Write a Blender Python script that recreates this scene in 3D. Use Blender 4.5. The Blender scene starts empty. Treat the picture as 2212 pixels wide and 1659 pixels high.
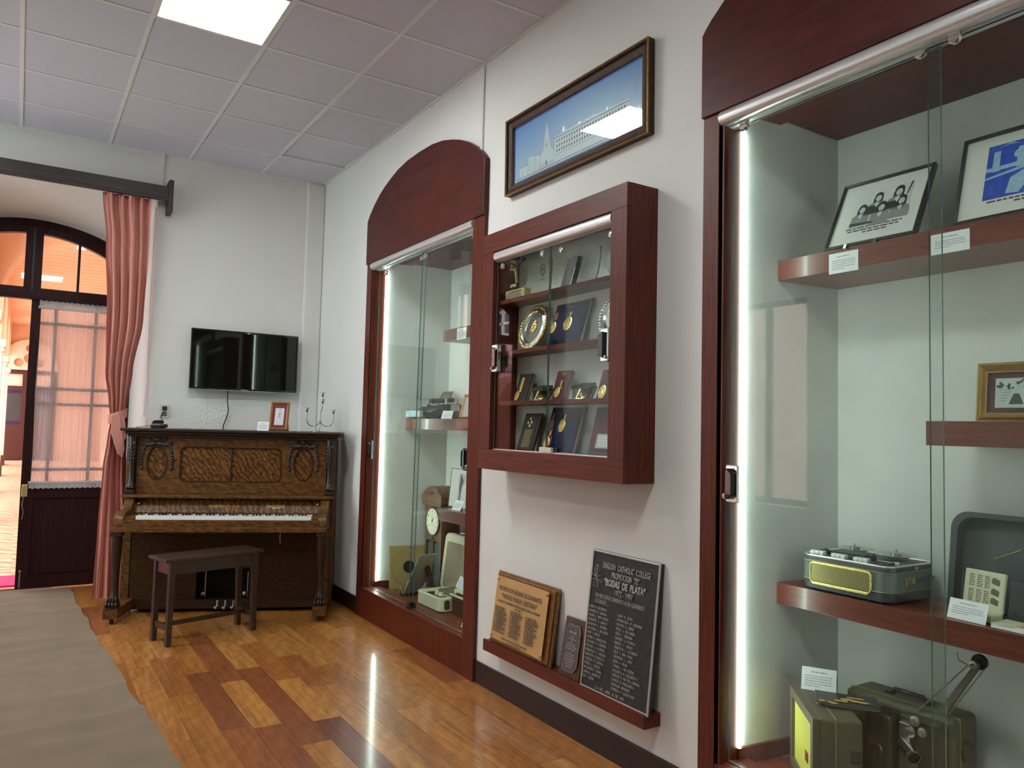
import bpy, bmesh, math, random
from mathutils import Vector, Matrix
D = bpy.data
SC = bpy.context.scene
COL = SC.collection
R = math.radians
random.seed(7)

# ------------------------------------------------------------------ camera
cam = D.objects.new('camera', D.cameras.new('camera'))
COL.objects.link(cam)
SC.camera = cam
yaw, pitch, roll = 0.5688347, 0.0575746, 0.0244292
fwd = Vector((math.sin(yaw)*math.cos(pitch), math.cos(yaw)*math.cos(pitch), math.sin(pitch)))
rt = Vector((math.cos(yaw), -math.sin(yaw), 0))
up = rt.cross(fwd)
r2 = rt*math.cos(roll)+up*math.sin(roll)
u2 = -rt*math.sin(roll)+up*math.cos(roll)
M = Matrix((r2, u2, -fwd)).transposed().to_4x4()
M.translation = Vector((-2.3221, 0, 1.475))
cam.matrix_world = M
cam.data.sensor_width = 36
cam.data.lens = 1662.77*36/2212
cam.data.clip_start = 0.02

# ------------------------------------------------------------------ light and exposure
w = D.worlds.new('sky'); SC.world = w; w.use_nodes = True
bg = w.node_tree.nodes['Background']
bg.inputs[0].default_value = (0.86, 0.93, 1.0, 1); bg.inputs[1].default_value = 5.6
sun = D.objects.new('sun', D.lights.new('sun', 'SUN')); COL.objects.link(sun)
sun.data.energy = 2.0; sun.data.angle = R(2); sun.data.color = (1, .93, .82)
sun.rotation_euler = Vector((0.72, -0.22, -0.86)).to_track_quat('-Z', 'Y').to_euler()
sun.location = (-12, 14, 14)
PANEL = 27.0          # ceiling panels
LED = 20.0           # strips in the display cabinets
vs = SC.view_settings
vs.view_transform = 'Standard'; vs.look = 'None'; vs.exposure = 0.74; vs.gamma = 1.0
vs.use_curve_mapping = False
SC.cycles.max_bounces = 10; SC.cycles.transparent_max_bounces = 24
SC.cycles.glossy_bounces = 5; SC.cycles.diffuse_bounces = 5
SC.cycles.sample_clamp_indirect = 6.0
SC.cycles.use_denoising = True

# ------------------------------------------------------------------ materials
def newmat(name):
    m = D.materials.new(name); m.use_nodes = True
    nt = m.node_tree
    return m, nt, nt.nodes['Principled BSDF']
def rgb(c): return (c[0], c[1], c[2], 1)
def srgb(r, g, b):
    f = lambda v: (v/255/12.92 if v/255 <= .04045 else ((v/255+.055)/1.055)**2.4)
    return (f(r), f(g), f(b))
def plain(name, c, rough=.5, metal=0, coat=0, spec=.5, noise=0, nscale=40, bump=0, bscale=200, coatrough=.05):
    m, nt, b = newmat(name)
    b.inputs['Base Color'].default_value = rgb(c); b.inputs['Roughness'].default_value = rough
    b.inputs['Metallic'].default_value = metal; b.inputs['Coat Weight'].default_value = coat; b.inputs['Coat Roughness'].default_value = coatrough
    b.inputs['Specular IOR Level'].default_value = spec
    if noise or bump:
        tc = nt.nodes.new('ShaderNodeTexCoord')
    if noise:
        n = nt.nodes.new('ShaderNodeTexNoise'); n.inputs['Scale'].default_value = nscale; n.inputs['Detail'].default_value = 5
        nt.links.new(tc.outputs['Object'], n.inputs['Vector'])
        cr = nt.nodes.new('ShaderNodeValToRGB')
        cr.color_ramp.elements[0].position = .3; cr.color_ramp.elements[1].position = .7
        cr.color_ramp.elements[0].color = rgb([max(0, v*(1-noise)) for v in c])
        cr.color_ramp.elements[1].color = rgb([min(1, v*(1+noise)) for v in c])
        nt.links.new(n.outputs['Fac'], cr.inputs['Fac']); nt.links.new(cr.outputs['Color'], b.inputs['Base Color'])
    if bump:
        n2 = nt.nodes.new('ShaderNodeTexNoise'); n2.inputs['Scale'].default_value = bscale; n2.inputs['Detail'].default_value = 4
        nt.links.new(tc.outputs['Object'], n2.inputs['Vector'])
        bp = nt.nodes.new('ShaderNodeBump'); bp.inputs['Strength'].default_value = bump; bp.inputs['Distance'].default_value = .004
        nt.links.new(n2.outputs['Fac'], bp.inputs['Height']); nt.links.new(bp.outputs['Normal'], b.inputs['Normal'])
    return m
def wood(name, c1, c2, scale=(8, 8, .6), rough=.4, coat=0, figure=0, fscale=6, objcol=False, coatrough=.08, bump=.05, spec=.5):
    m, nt, b = newmat(name); L = nt.links.new
    tc = nt.nodes.new('ShaderNodeTexCoord'); mp = nt.nodes.new('ShaderNodeMapping')
    mp.inputs['Scale'].default_value = scale
    L(tc.outputs['Object'], mp.inputs['Vector'])
    vec = mp.outputs['Vector']
    if objcol:
        oi = nt.nodes.new('ShaderNodeObjectInfo')
        vm = nt.nodes.new('ShaderNodeVectorMath'); vm.operation = 'SCALE'; vm.inputs['Scale'].default_value = 30
        cx = nt.nodes.new('ShaderNodeCombineXYZ'); L(oi.outputs['Random'], cx.inputs['X']); L(oi.outputs['Random'], cx.inputs['Y'])
        L(cx.outputs[0], vm.inputs[0])
        ad = nt.nodes.new('ShaderNodeVectorMath'); L(vm.outputs[0], ad.inputs[0]); L(vec, ad.inputs[1]); vec = ad.outputs[0]
    n = nt.nodes.new('ShaderNodeTexNoise'); n.inputs['Scale'].default_value = 3; n.inputs['Detail'].default_value = 8
    n.inputs['Roughness'].default_value = .62; n.inputs['Distortion'].default_value = .6 + figure*1.4
    L(vec, n.inputs['Vector'])
    cr = nt.nodes.new('ShaderNodeValToRGB')
    cr.color_ramp.elements[0].position = .32; cr.color_ramp.elements[1].position = .68
    cr.color_ramp.elements[0].color = rgb(c1); cr.color_ramp.elements[1].color = rgb(c2)
    L(n.outputs['Fac'], cr.inputs['Fac'])
    col = cr.outputs['Color']
    if figure:
        wv = nt.nodes.new('ShaderNodeTexWave'); wv.inputs['Scale'].default_value = fscale
        wv.inputs['Distortion'].default_value = 9; wv.inputs['Detail'].default_value = 3; wv.inputs['Detail Scale'].default_value = 1.2
        mp2 = nt.nodes.new('ShaderNodeMapping'); mp2.inputs['Rotation'].default_value = (.3, .5, .6)
        L(tc.outputs['Object'], mp2.inputs['Vector']); L(mp2.outputs['Vector'], wv.inputs['Vector'])
        mx = nt.nodes.new('ShaderNodeMixRGB'); mx.blend_type = 'MULTIPLY'; mx.inputs['Fac'].default_value = figure
        cr2 = nt.nodes.new('ShaderNodeValToRGB'); cr2.color_ramp.elements[0].color = (.32, .28, .24, 1); cr2.color_ramp.elements[1].color = (1.15, 1.12, 1.05, 1)
        L(wv.outputs['Fac'], cr2.inputs['Fac']); L(col, mx.inputs[1]); L(cr2.outputs['Color'], mx.inputs[2]); col = mx.outputs['Color']
    if objcol:
        mx = nt.nodes.new('ShaderNodeMixRGB'); mx.blend_type = 'MULTIPLY'; mx.inputs['Fac'].default_value = 1
        L(col, mx.inputs[1]); L(oi.outputs['Color'], mx.inputs[2]); col = mx.outputs['Color']
    L(col, b.inputs['Base Color'])
    b.inputs['Roughness'].default_value = rough; b.inputs['Coat Weight'].default_value = coat; b.inputs['Coat Roughness'].default_value = coatrough
    b.inputs['Specular IOR Level'].default_value = spec
    if bump:
        bp = nt.nodes.new('ShaderNodeBump'); bp.inputs['Strength'].default_value = bump; bp.inputs['Distance'].default_value = .003
        L(n.outputs['Fac'], bp.inputs['Height']); L(bp.outputs['Normal'], b.inputs['Normal'])
    return m
def glass(name, tint=(.95, .985, .965), ior=1.45):
    m = D.materials.new(name); m.use_nodes = True; nt = m.node_tree; nt.nodes.clear(); L = nt.links.new
    o = nt.nodes.new('ShaderNodeOutputMaterial'); mx = nt.nodes.new('ShaderNodeMixShader')
    tr = nt.nodes.new('ShaderNodeBsdfTransparent'); tr.inputs[0].default_value = rgb(tint)
    gl = nt.nodes.new('ShaderNodeBsdfGlossy'); gl.inputs['Roughness'].default_value = 0.01
    lw = nt.nodes.new('ShaderNodeLayerWeight'); lw.inputs['Blend'].default_value = .5
    pw_ = nt.nodes.new('ShaderNodeMath'); pw_.operation = 'POWER'; pw_.inputs[1].default_value = 5
    ma = nt.nodes.new('ShaderNodeMath'); ma.operation = 'MULTIPLY_ADD'; r0 = ((ior-1)/(ior+1))**2
    ma.inputs[1].default_value = 1-r0; ma.inputs[2].default_value = r0
    L(lw.outputs['Facing'], pw_.inputs[0]); L(pw_.outputs[0], ma.inputs[0]); L(ma.outputs[0], mx.inputs[0])
    L(tr.outputs[0], mx.inputs[1]); L(gl.outputs[0], mx.inputs[2]); L(mx.outputs[0], o.inputs[0])
    return m
def emit(name, c, s):
    m = D.materials.new(name); m.use_nodes = True; nt = m.node_tree; nt.nodes.clear()
    o = nt.nodes.new('ShaderNodeOutputMaterial'); e = nt.nodes.new('ShaderNodeEmission')
    e.inputs[0].default_value = rgb(c); e.inputs[1].default_value = s
    nt.links.new(e.outputs[0], o.inputs[0]); return m
def sheer(name, c, alpha):
    m = D.materials.new(name); m.use_nodes = True; nt = m.node_tree; nt.nodes.clear(); L = nt.links.new
    o = nt.nodes.new('ShaderNodeOutputMaterial'); mx = nt.nodes.new('ShaderNodeMixShader'); m2 = nt.nodes.new('ShaderNodeMixShader')
    tr = nt.nodes.new('ShaderNodeBsdfTransparent'); df = nt.nodes.new('ShaderNodeBsdfDiffuse'); tl = nt.nodes.new('ShaderNodeBsdfTranslucent')
    df.inputs[0].default_value = rgb(c); tl.inputs[0].default_value = rgb(c)
    m2.inputs[0].default_value = .5; mx.inputs[0].default_value = alpha
    L(df.outputs[0], m2.inputs[1]); L(tl.outputs[0], m2.inputs[2]); L(tr.outputs[0], mx.inputs[1]); L(m2.outputs[0], mx.inputs[2]); L(mx.outputs[0], o.inputs[0])
    return m

MT = {}
MT['wall'] = plain('wall_paint', (.74, .73, .695), .75, noise=.015, nscale=3, bump=.15, bscale=30, spec=.25)
MT['niche'] = plain('niche_plaster', (.66, .67, .63), .8, noise=.05, nscale=4, bump=.6, bscale=14, spec=.2)
MT['tile'] = plain('ceiling_tile', (.61, .575, .645), .85, noise=.03, nscale=120, bump=.25, bscale=400, spec=.2)
MT['tbar'] = plain('grid_bar_paint', (.70, .69, .67), .5)
MT['maho'] = wood('cabinet_wood_vertical', srgb(68, 25, 15), srgb(110, 45, 25), (26, 26, 1.3), .4, spec=.32, bump=.02)
MT['mahoy'] = wood('cabinet_wood_lengthwise', srgb(70, 26, 15), srgb(114, 47, 26), (26, 1.3, 26), .4, spec=.32, bump=.02)
MT['mahod'] = wood('cabinet_header_wood', srgb(62, 22, 16), srgb(88, 34, 25), (10, 1.2, 8), .4, spec=.3, bump=.02)
MT['shelf'] = wood('shelf_wood', srgb(84, 36, 24), srgb(122, 58, 38), (26, 1.3, 26), .3, coat=.2, spec=.5, bump=.02)
MT['oak'] = wood('piano_oak', srgb(52, 31, 12), srgb(122, 78, 32), (4, 20, 20), .42, coat=.06, spec=.25, figure=.38, fscale=5, coatrough=.2)
MT['oakfig'] = wood('piano_figured_oak', srgb(46, 27, 11), srgb(136, 88, 36), (7, 10, 9), .4, coat=.06, spec=.25, figure=.9, fscale=10, coatrough=.2)
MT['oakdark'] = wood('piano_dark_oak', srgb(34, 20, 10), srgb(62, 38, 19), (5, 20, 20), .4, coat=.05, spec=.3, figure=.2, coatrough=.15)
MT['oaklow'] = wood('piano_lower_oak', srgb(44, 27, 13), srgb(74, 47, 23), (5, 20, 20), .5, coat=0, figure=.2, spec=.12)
MT['carved'] = plain('carved_dark_wood', srgb(30, 18, 12), .35, coat=.3, noise=.3)
MT['bench'] = wood('bench_wood', srgb(40, 25, 17), srgb(66, 44, 30), (4, 20, 20), .38, coat=.1, spec=.35, coatrough=.2)
MT['benchend'] = plain('bench_maroon_end', srgb(104, 40, 54), .5)
MT['doorwood'] = wood('dark_door_wood', srgb(30, 9, 10), srgb(52, 20, 21), (14, 14, 1), .5, coat=.0, spec=.2, coatrough=.25)
MT['pelmet'] = wood('dark_pelmet_wood', srgb(30, 21, 20), srgb(62, 50, 48), (1, 12, 12), .45)
MT['floor'] = wood('floor_plank_wood', (.58, .52, .46), (1.18, 1.18, 1.16), (17, 1.0, 17), .34, coat=.75, objcol=True, coatrough=.12, bump=.03, figure=.22, fscale=4)
MT['subfloor'] = plain('floor_base', srgb(40, 22, 12), .5)
MT['skirt'] = plain('dark_baseboard', srgb(34, 17, 17), .35, noise=.15, nscale=20)
MT['alu'] = plain('brushed_aluminium', (.80, .80, .80), .3, .75)
MT['chrome'] = plain('chrome', (.85, .85, .85), .08, 1)
MT['steel'] = plain('polished_steel', (.42, .41, .38), .2, 1)
MT['silver'] = plain('silver_plate', (.80, .80, .77), .2, 1, noise=.05)
MT['gold'] = plain('gold_metal', (.78, .56, .20), .28, 1, noise=.15, nscale=60)
MT['giltframe'] = plain('gilt_frame', srgb(150, 112, 58), .35, .7, noise=.2, nscale=40)
MT['bronze'] = plain('antique_gilt_carving', srgb(62, 42, 26), .5, .35, noise=.6, nscale=90, bump=1.0, bscale=120)
MT['brass'] = plain('engraved_brass', srgb(214, 176, 118), .32, .45, noise=.06, nscale=6)
MT['glass'] = glass('clear_glass')
MT['glassedge'] = plain('green_glass_edge', (.10, .17, .15), .1, coat=.5)
MT['acrylic'] = glass('clear_acrylic', (.93, .95, .94), 1.38)
MT['acredge'] = plain('acrylic_edge', (.22, .26, .26), .15)
MT['black'] = plain('black_plastic', (.012, .012, .013), .35)
MT['blackgloss'] = plain('glossy_black', (.006, .006, .007), .06, coat=.6, coatrough=.02)
MT['screen'] = plain('television_screen', (.004, .005, .005), .03, coat=0, spec=.42)
MT['white'] = plain('white_card', (.80, .82, .84), .6)
MT['ink'] = plain('grey_ink', (.30, .31, .34), .7)
MT['inkdark'] = plain('dark_ink', (.045, .04, .04), .6)
MT['cream'] = plain('cream_paint', srgb(205, 200, 168), .5)
MT['creamcloth'] = plain('speaker_cloth', srgb(150, 134, 112), .9, noise=.25, nscale=300)
MT['velvet'] = plain('navy_velvet', srgb(20, 34, 66), .9, noise=.45, nscale=9, spec=.1, bump=.3, bscale=60)
MT['rope'] = plain('gold_rope', srgb(140, 118, 74), .7, noise=.3, nscale=200)
MT['curtain'] = plain('salmon_curtain', srgb(200, 134, 122), .75, noise=.05, nscale=8, spec=.3)
MT['curtainlight'] = plain('salmon_curtain_hem', srgb(214, 140, 120), .6)
MT['sheer'] = sheer('sheer_white_fabric', (.66, .60, .60), .62)
MT['sheerdense'] = sheer('gathered_white_fabric', (.74, .73, .73), .93)
MT['carpet'] = plain('taupe_carpet', srgb(128, 112, 94), .95, noise=.08, nscale=5, bump=.5, bscale=500, spec=.1)
MT['ivory'] = plain('ivory_key', (.78, .79, .74), .25)
MT['maroon'] = plain('maroon_cloth', srgb(86, 22, 36), .8, noise=.1, nscale=80)
MT['red'] = plain('red_mat_board', srgb(120, 26, 42), .7)
MT['pinkred'] = plain('magenta_mat', srgb(222, 30, 110), .8)
MT['peach'] = plain('peach_wall', (.80, .55, .39), .8, noise=.03, nscale=2)
MT['peachceil'] = plain('peach_boards', (.80, .57, .42), .7)
MT['peachwhite'] = plain('peach_stone', (.88, .74, .60), .7)
MT['gdoor'] = plain('brown_gallery_door', srgb(72, 36, 30), .5)
MT['violet'] = plain('violet_glass', srgb(56, 36, 84), .2)
MT['olive'] = plain('olive_case', srgb(92, 88, 66), .55, noise=.06, nscale=150, bump=.3, bscale=300)
MT['olived'] = plain('dark_olive_metal', srgb(70, 68, 52), .5, noise=.06, nscale=150)
MT['grey'] = plain('grey_leatherette', srgb(98, 108, 102), .5, noise=.05, nscale=200)
MT['greyd'] = plain('slate_leatherette', srgb(58, 66, 70), .5, noise=.05, nscale=200)
MT['lid'] = plain('slate_suitcase_lining', srgb(74, 82, 82), .7)
MT['yellowgrille'] = plain('yellow_grille', srgb(222, 216, 92), .5)
MT['goldtrim'] = plain('brass_trim', (.86, .74, .26), .25, .9)
MT['grillegold'] = plain('pale_gold_slats', srgb(190, 180, 110), .4, .6)
MT['grilledark'] = plain('grille_back', srgb(70, 72, 50), .7)
MT['redbadge'] = plain('red_badge', srgb(150, 40, 30), .4)
MT['backing'] = plain('grey_beige_backing', srgb(150, 146, 124), .8, noise=.06, nscale=20)
MT['kraft'] = plain('kraft_sleeve', srgb(176, 152, 98), .8, noise=.08, nscale=10)
MT['kraftd'] = plain('kraft_worn_mark', srgb(158, 134, 84), .8)
MT['clockwood'] = wood('clock_walnut', srgb(82, 52, 34), srgb(124, 84, 56), (12, 12, 1.2), .4, coat=.2)
MT['darkwood'] = wood('dark_case_wood', srgb(44, 22, 16), srgb(70, 38, 28), (12, 12, 1.2), .45)
MT['dial'] = plain('enamel_dial', srgb(232, 232, 205), .3)
MT['photo'] = plain('photo_paper', (.62, .62, .61), .4)
MT['grey3'] = plain('photo_grey', (.25, .25, .255), .5)
MT['grey2'] = plain('photo_mid_grey', (.42, .42, .42), .5)
MT['photodark'] = plain('photo_black', (.03, .03, .035), .5)
MT['photolight'] = plain('photo_highlight', (.60, .60, .595), .5)
MT['photoblue'] = plain('photo_blue', srgb(34, 72, 180), .45, noise=.3, nscale=40)
MT['photocyan'] = plain('photo_pale_blue', srgb(150, 180, 205), .45, noise=.15, nscale=60)
MT['skyprint'] = None
MT['blueborder'] = plain('blue_border', srgb(34, 84, 190), .4)
MT['matcream'] = plain('cream_mat_board', (.66, .65, .61), .7)
MT['framblack'] = plain('black_frame', (.014, .015, .017), .35)
MT['slab'] = plain('cast_black_plaque', (.022, .024, .028), .55, noise=.5, nscale=30, bump=.4, bscale=150)
MT['pewter'] = plain('pewter_lettering', (.52, .51, .48), .38, .75)
MT['pewterd'] = plain('dull_pewter', (.13, .13, .135), .4, .7, noise=.1)
MT['plaquewood'] = wood('plaque_walnut', srgb(92, 58, 26), srgb(138, 92, 44), (14, 1.2, 14), .35, coat=.3)
MT['plaquedark'] = wood('plaque_dark_walnut', srgb(58, 34, 22), srgb(88, 54, 34), (14, 14, 1.2), .35, coat=.3)
MT['green'] = plain('green_ribbon', srgb(30, 110, 60), .6)
MT['yellow'] = plain('yellow_ribbon', srgb(226, 196, 30), .6)
MT['redr'] = plain('red_ribbon', srgb(176, 26, 34), .6)
MT['greenbox'] = plain('green_box', srgb(20, 44, 30), .5)
MT['stone'] = plain('pale_stone', srgb(190, 172, 120), .5, noise=.08, nscale=30)
MT['darkmetal'] = plain('dark_bronze_medal', srgb(74, 66, 58), .4, .7, noise=.2)
MT['orange'] = plain('orange_cover', srgb(214, 150, 84), .5)
MT['typeb'] = plain('typewriter_black', (.018, .02, .022), .3, noise=.2)
MT['nickel'] = plain('worn_nickel', (.45, .44, .41), .3, .9)
MT['papertable'] = plain('brown_paper_rest', srgb(92, 72, 74), .4)
MT['palegold'] = plain('gold_transfer', srgb(190, 172, 100), .5, .3)
MT['palebox'] = plain('pale_front_board', srgb(150, 172, 180), .35)
MT['almond'] = plain('almond_plastic', srgb(214, 208, 192), .4)
MT['olivedeck'] = plain('olive_deck', srgb(96, 92, 68), .4)
MT['rubber'] = plain('rubber', (.02, .02, .02), .8)
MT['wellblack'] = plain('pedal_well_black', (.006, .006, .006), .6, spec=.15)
MT['pinkwall'] = plain('pink_render', srgb(214, 172, 172), .8)
MT['mortar'] = plain('pink_joint', srgb(150, 112, 116), .9)
MT['terrac'] = plain('gallery_arch_inside', srgb(170, 120, 105), .8)
MT['panel'] = emit('ceiling_panel_light', (.95, 1.0, 1.0), PANEL)
MT['led'] = emit('led_strip_light', (.84, 1.0, .93), LED)

def gradient_print():
    m, nt, b = newmat('sky_print'); L = nt.links.new
    tc = nt.nodes.new('ShaderNodeTexCoord'); sp = nt.nodes.new('ShaderNodeSeparateXYZ'); cr = nt.nodes.new('ShaderNodeValToRGB')
    mr = nt.nodes.new('ShaderNodeMapRange'); mr.inputs['From Min'].default_value = -.17; mr.inputs['From Max'].default_value = .17
    L(tc.outputs['Object'], sp.inputs[0]); L(sp.outputs['Z'], mr.inputs['Value']); L(mr.outputs[0], cr.inputs['Fac'])
    e = cr.color_ramp.elements; e[0].color = rgb(srgb(196, 210, 230)); e[1].color = rgb(srgb(84, 138, 212))
    L(cr.outputs[0], b.inputs['Base Color']); b.inputs['Roughness'].default_value = .4
    b.inputs['Coat Weight'].default_value = .8; b.inputs['Coat Roughness'].default_value = .06
    mp = nt.nodes.new('ShaderNodeMapping'); mp.inputs['Scale'].default_value = (26, 1, 2.2); ns = nt.nodes.new('ShaderNodeTexNoise'); ns.inputs['Scale'].default_value = 1.2
    bp = nt.nodes.new('ShaderNodeBump'); bp.inputs['Strength'].default_value = .35; bp.inputs['Distance'].default_value = .006
    L(tc.outputs['Object'], mp.inputs[0]); L(mp.outputs[0], ns.inputs['Vector']); L(ns.outputs['Fac'], bp.inputs['Height']); L(bp.outputs[0], b.inputs['Coat Normal'])
    return m
MT['skyprint'] = gradient_print()
def gallery_floor():
    m, nt, b = newmat('gallery_floor_tiles'); L = nt.links.new
    tc = nt.nodes.new('ShaderNodeTexCoord'); mp = nt.nodes.new('ShaderNodeMapping'); mp.inputs['Scale'].default_value = (1, 1, 1)
    wv = nt.nodes.new('ShaderNodeTexWave'); wv.inputs['Scale'].default_value = 2.2; wv.bands_direction = 'Y'
    ck = nt.nodes.new('ShaderNodeTexChecker'); ck.inputs['Scale'].default_value = 2.5
    L(tc.outputs['Object'], ck.inputs['Vector'])
    wv2 = nt.nodes.new('ShaderNodeTexWave'); wv2.inputs['Scale'].default_value = 2.2; wv2.bands_direction = 'DIAGONAL'
    L(tc.outputs['Object'], wv.inputs['Vector']); L(tc.outputs['Object'], wv2.inputs['Vector'])
    mx = nt.nodes.new('ShaderNodeMixRGB'); L(ck.outputs['Fac'], mx.inputs[0]); L(wv.outputs[0], mx.inputs[1]); L(wv2.outputs[0], mx.inputs[2])
    cr = nt.nodes.new('ShaderNodeValToRGB'); e = cr.color_ramp.elements
    e[0].position = .4; e[1].position = .6; e[0].color = rgb(srgb(196, 140, 104)); e[1].color = rgb(srgb(236, 204, 170))
    L(mx.outputs[0], cr.inputs[0]); L(cr.outputs[0], b.inputs['Base Color']); b.inputs['Roughness'].default_value = .35
    return m
MT['gfloor'] = gallery_floor()

# ------------------------------------------------------------------ mesh builder
class MB:
    def __init__(s): s.v = []; s.f = []; s.m = []; s.T = None
    def add(s, vs, fs, mi=0):
        n = len(s.v)
        for p in vs:
            p = Vector(p)
            s.v.append(s.T @ p if s.T else p)
        for f in fs: s.f.append([i+n for i in f]); s.m.append(mi)
        return s
    def box(s, x0, x1, y0, y1, z0, z1, mi=0, ms=None):
        vs = [(x0, y0, z0), (x1, y0, z0), (x1, y1, z0), (x0, y1, z0), (x0, y0, z1), (x1, y0, z1), (x1, y1, z1), (x0, y1, z1)]
        fs = [(0, 3, 2, 1), (4, 5, 6, 7), (0, 1, 5, 4), (2, 3, 7, 6), (1, 2, 6, 5), (3, 0, 4, 7)]   # -z +z -y +y +x -x
        n = len(s.v); s.add(vs, fs, mi)
        if ms:
            for k, mm in ms.items(): s.m[len(s.m)-6+k] = mm
        return s
    def cbox(s, c, d, mi=0): return s.box(c[0]-d[0]/2, c[0]+d[0]/2, c[1]-d[1]/2, c[1]+d[1]/2, c[2]-d[2]/2, c[2]+d[2]/2, mi)
    def prism(s, poly, axis, a, b, mi=0, mcap=None):
        def P(u, v, w):
            return {'x': (w, u, v), 'y': (u, w, v), 'z': (u, v, w)}[axis]
        n = len(poly)
        vs = [P(u, v, a) for u, v in poly]+[P(u, v, b) for u, v in poly]
        s.add(vs, [tuple(range(n))[::-1], tuple(range(n, 2*n))], mi if mcap is None else mcap)
        k = len(s.v)-2*n
        for i in range(n):
            j = (i+1) % n
            s.f.append([k+i, k+j, k+n+j, k+n+i]); s.m.append(mi)
        return s
    def tube(s, pts, r, n=8, mi=0, closed=False, cap=True):
        pts = [Vector(p) for p in pts]; N = len(pts); rings = []
        rr = r if isinstance(r, (list, tuple)) else [r]*N
        ref = None; base = len(s.v); vs = []
        for i, p in enumerate(pts):
            if closed: t = pts[(i+1) % N]-pts[i-1]
            else: t = pts[min(i+1, N-1)]-pts[max(i-1, 0)]
            t.normalize()
            if ref is None: ref = Vector((0, 0, 1)) if abs(t.z) < .9 else Vector((1, 0, 0))
            a = ref-t*ref.dot(t)
            if a.length < 1e-5: a = t.orthogonal()
            a.normalize(); ref = a; b = t.cross(a)
            for k in range(n):
                q = 2*math.pi*k/n
                vs.append(p+(a*math.cos(q)+b*math.sin(q))*rr[i])
        fs = []
        for i in range(N if closed else N-1):
            j = (i+1) % N
            for k in range(n):
                l = (k+1) % n
                fs.append((i*n+k, i*n+l, j*n+l, j*n+k))
        if cap and not closed:
            fs.append(tuple(range(n))[::-1]); fs.append(tuple((N-1)*n+k for k in range(n)))
        return s.add(vs, fs, mi)
    def lathe(s, prof, c=(0, 0, 0), n=20, mi=0, axis='z', sx=1, sy=1):
        vs = []; fs = []
        for r, h in prof:
            for k in range(n):
                q = 2*math.pi*k/n; u, v = r*math.cos(q)*sx, r*math.sin(q)*sy
                vs.append({'z': (c[0]+u, c[1]+v, c[2]+h), 'y': (c[0]+u, c[1]+h, c[2]+v), 'x': (c[0]+h, c[1]+u, c[2]+v)}[axis])
        for i in range(len(prof)-1):
            for k in range(n):
                l = (k+1) % n
                fs.append((i*n+k, i*n+l, (i+1)*n+l, (i+1)*n+k))
        fs.append(tuple(range(n))[::-1]); fs.append(tuple((len(prof)-1)*n+k for k in range(n)))
        return s.add(vs, fs, mi)
    def ball(s, c, r, n=8, mi=0):
        if not isinstance(r, (tuple, list)): r = (r, r, r)
        vs = []; fs = []; m = max(4, n//2+1)
        for i in range(m+1):
            a = math.pi*i/m
            for k in range(n):
                q = 2*math.pi*k/n
                vs.append((c[0]+r[0]*math.sin(a)*math.cos(q), c[1]+r[1]*math.sin(a)*math.sin(q), c[2]+r[2]*math.cos(a)))
        for i in range(m):
            for k in range(n):
                l = (k+1) % n
                fs.append((i*n+k, (i+1)*n+k, (i+1)*n+l, i*n+l))
        return s.add(vs, fs, mi)
    def grid(s, fn, nu, nv, mi=0):
        vs = [fn(i/nu, j/nv) for i in range(nu+1) for j in range(nv+1)]
        fs = [(i*(nv+1)+j, (i+1)*(nv+1)+j, (i+1)*(nv+1)+j+1, i*(nv+1)+j+1) for i in range(nu) for j in range(nv)]
        return s.add(vs, fs, mi)
    def holes(s, outer, hs, axis, a, b, mi=0):
        bm = bmesh.new()
        def P(u, v, w): return {'x': (w, u, v), 'y': (u, w, v), 'z': (u, v, w)}[axis]
        loops = [outer]+list(hs); edges = []
        for lp in loops:
            vv = [bm.verts.new(P(u, v, a)) for u, v in lp]
            for i in range(len(vv)): edges.append(bm.edges.new((vv[i], vv[(i+1) % len(vv)])))
        bmesh.ops.triangle_fill(bm, use_beauty=True, use_dissolve=False, edges=edges)
        bm.verts.index_update()
        vs = [v.co.copy() for v in bm.verts]; fs = [[v.index for v in f.verts] for f in bm.faces]
        bm.free()
        n = len(vs); d = Vector(P(0, 0, b))-Vector(P(0, 0, a))
        s.add(vs, fs, mi); s.add([v+d for v in vs], [f[::-1] for f in fs], mi)
        for lp in loops:
            k = len(lp)
            s.add([P(u, v, a) for u, v in lp]+[P(u, v, b) for u, v in lp], [(i, (i+1) % k, k+(i+1) % k, k+i) for i in range(k)], mi)
        return s
    def ring(s, ow, oh, t, y0, y1, mi=0, z0=0, bev=0):
        # mitred picture frame in the local xz plane, width ow, height oh, from z0 up, moulding width t
        o = [(-ow/2, z0), (ow/2, z0), (ow/2, z0+oh), (-ow/2, z0+oh)]
        i = [(-ow/2+t, z0+t), (ow/2-t, z0+t), (ow/2-t, z0+oh-t), (-ow/2+t, z0+oh-t)]
        m_ = [((a[0]+b[0])/2, (a[1]+b[1])/2) for a, b in zip(o, i)]
        ring = [[(p[0], y1, p[1]) for p in o], [(p[0], y0+bev, p[1]) for p in o], [(p[0], y0, p[1]) for p in m_], [(p[0], y0+bev*.8, p[1]) for p in i], [(p[0], y1, p[1]) for p in i]]
        vs = [p for r_ in ring for p in r_]; fs = []
        for a in range(5):
            b = (a+1) % 5
            for k in range(4):
                l = (k+1) % 4
                fs.append((a*4+k, a*4+l, b*4+l, b*4+k))
        return s.add(vs, fs, mi)
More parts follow.
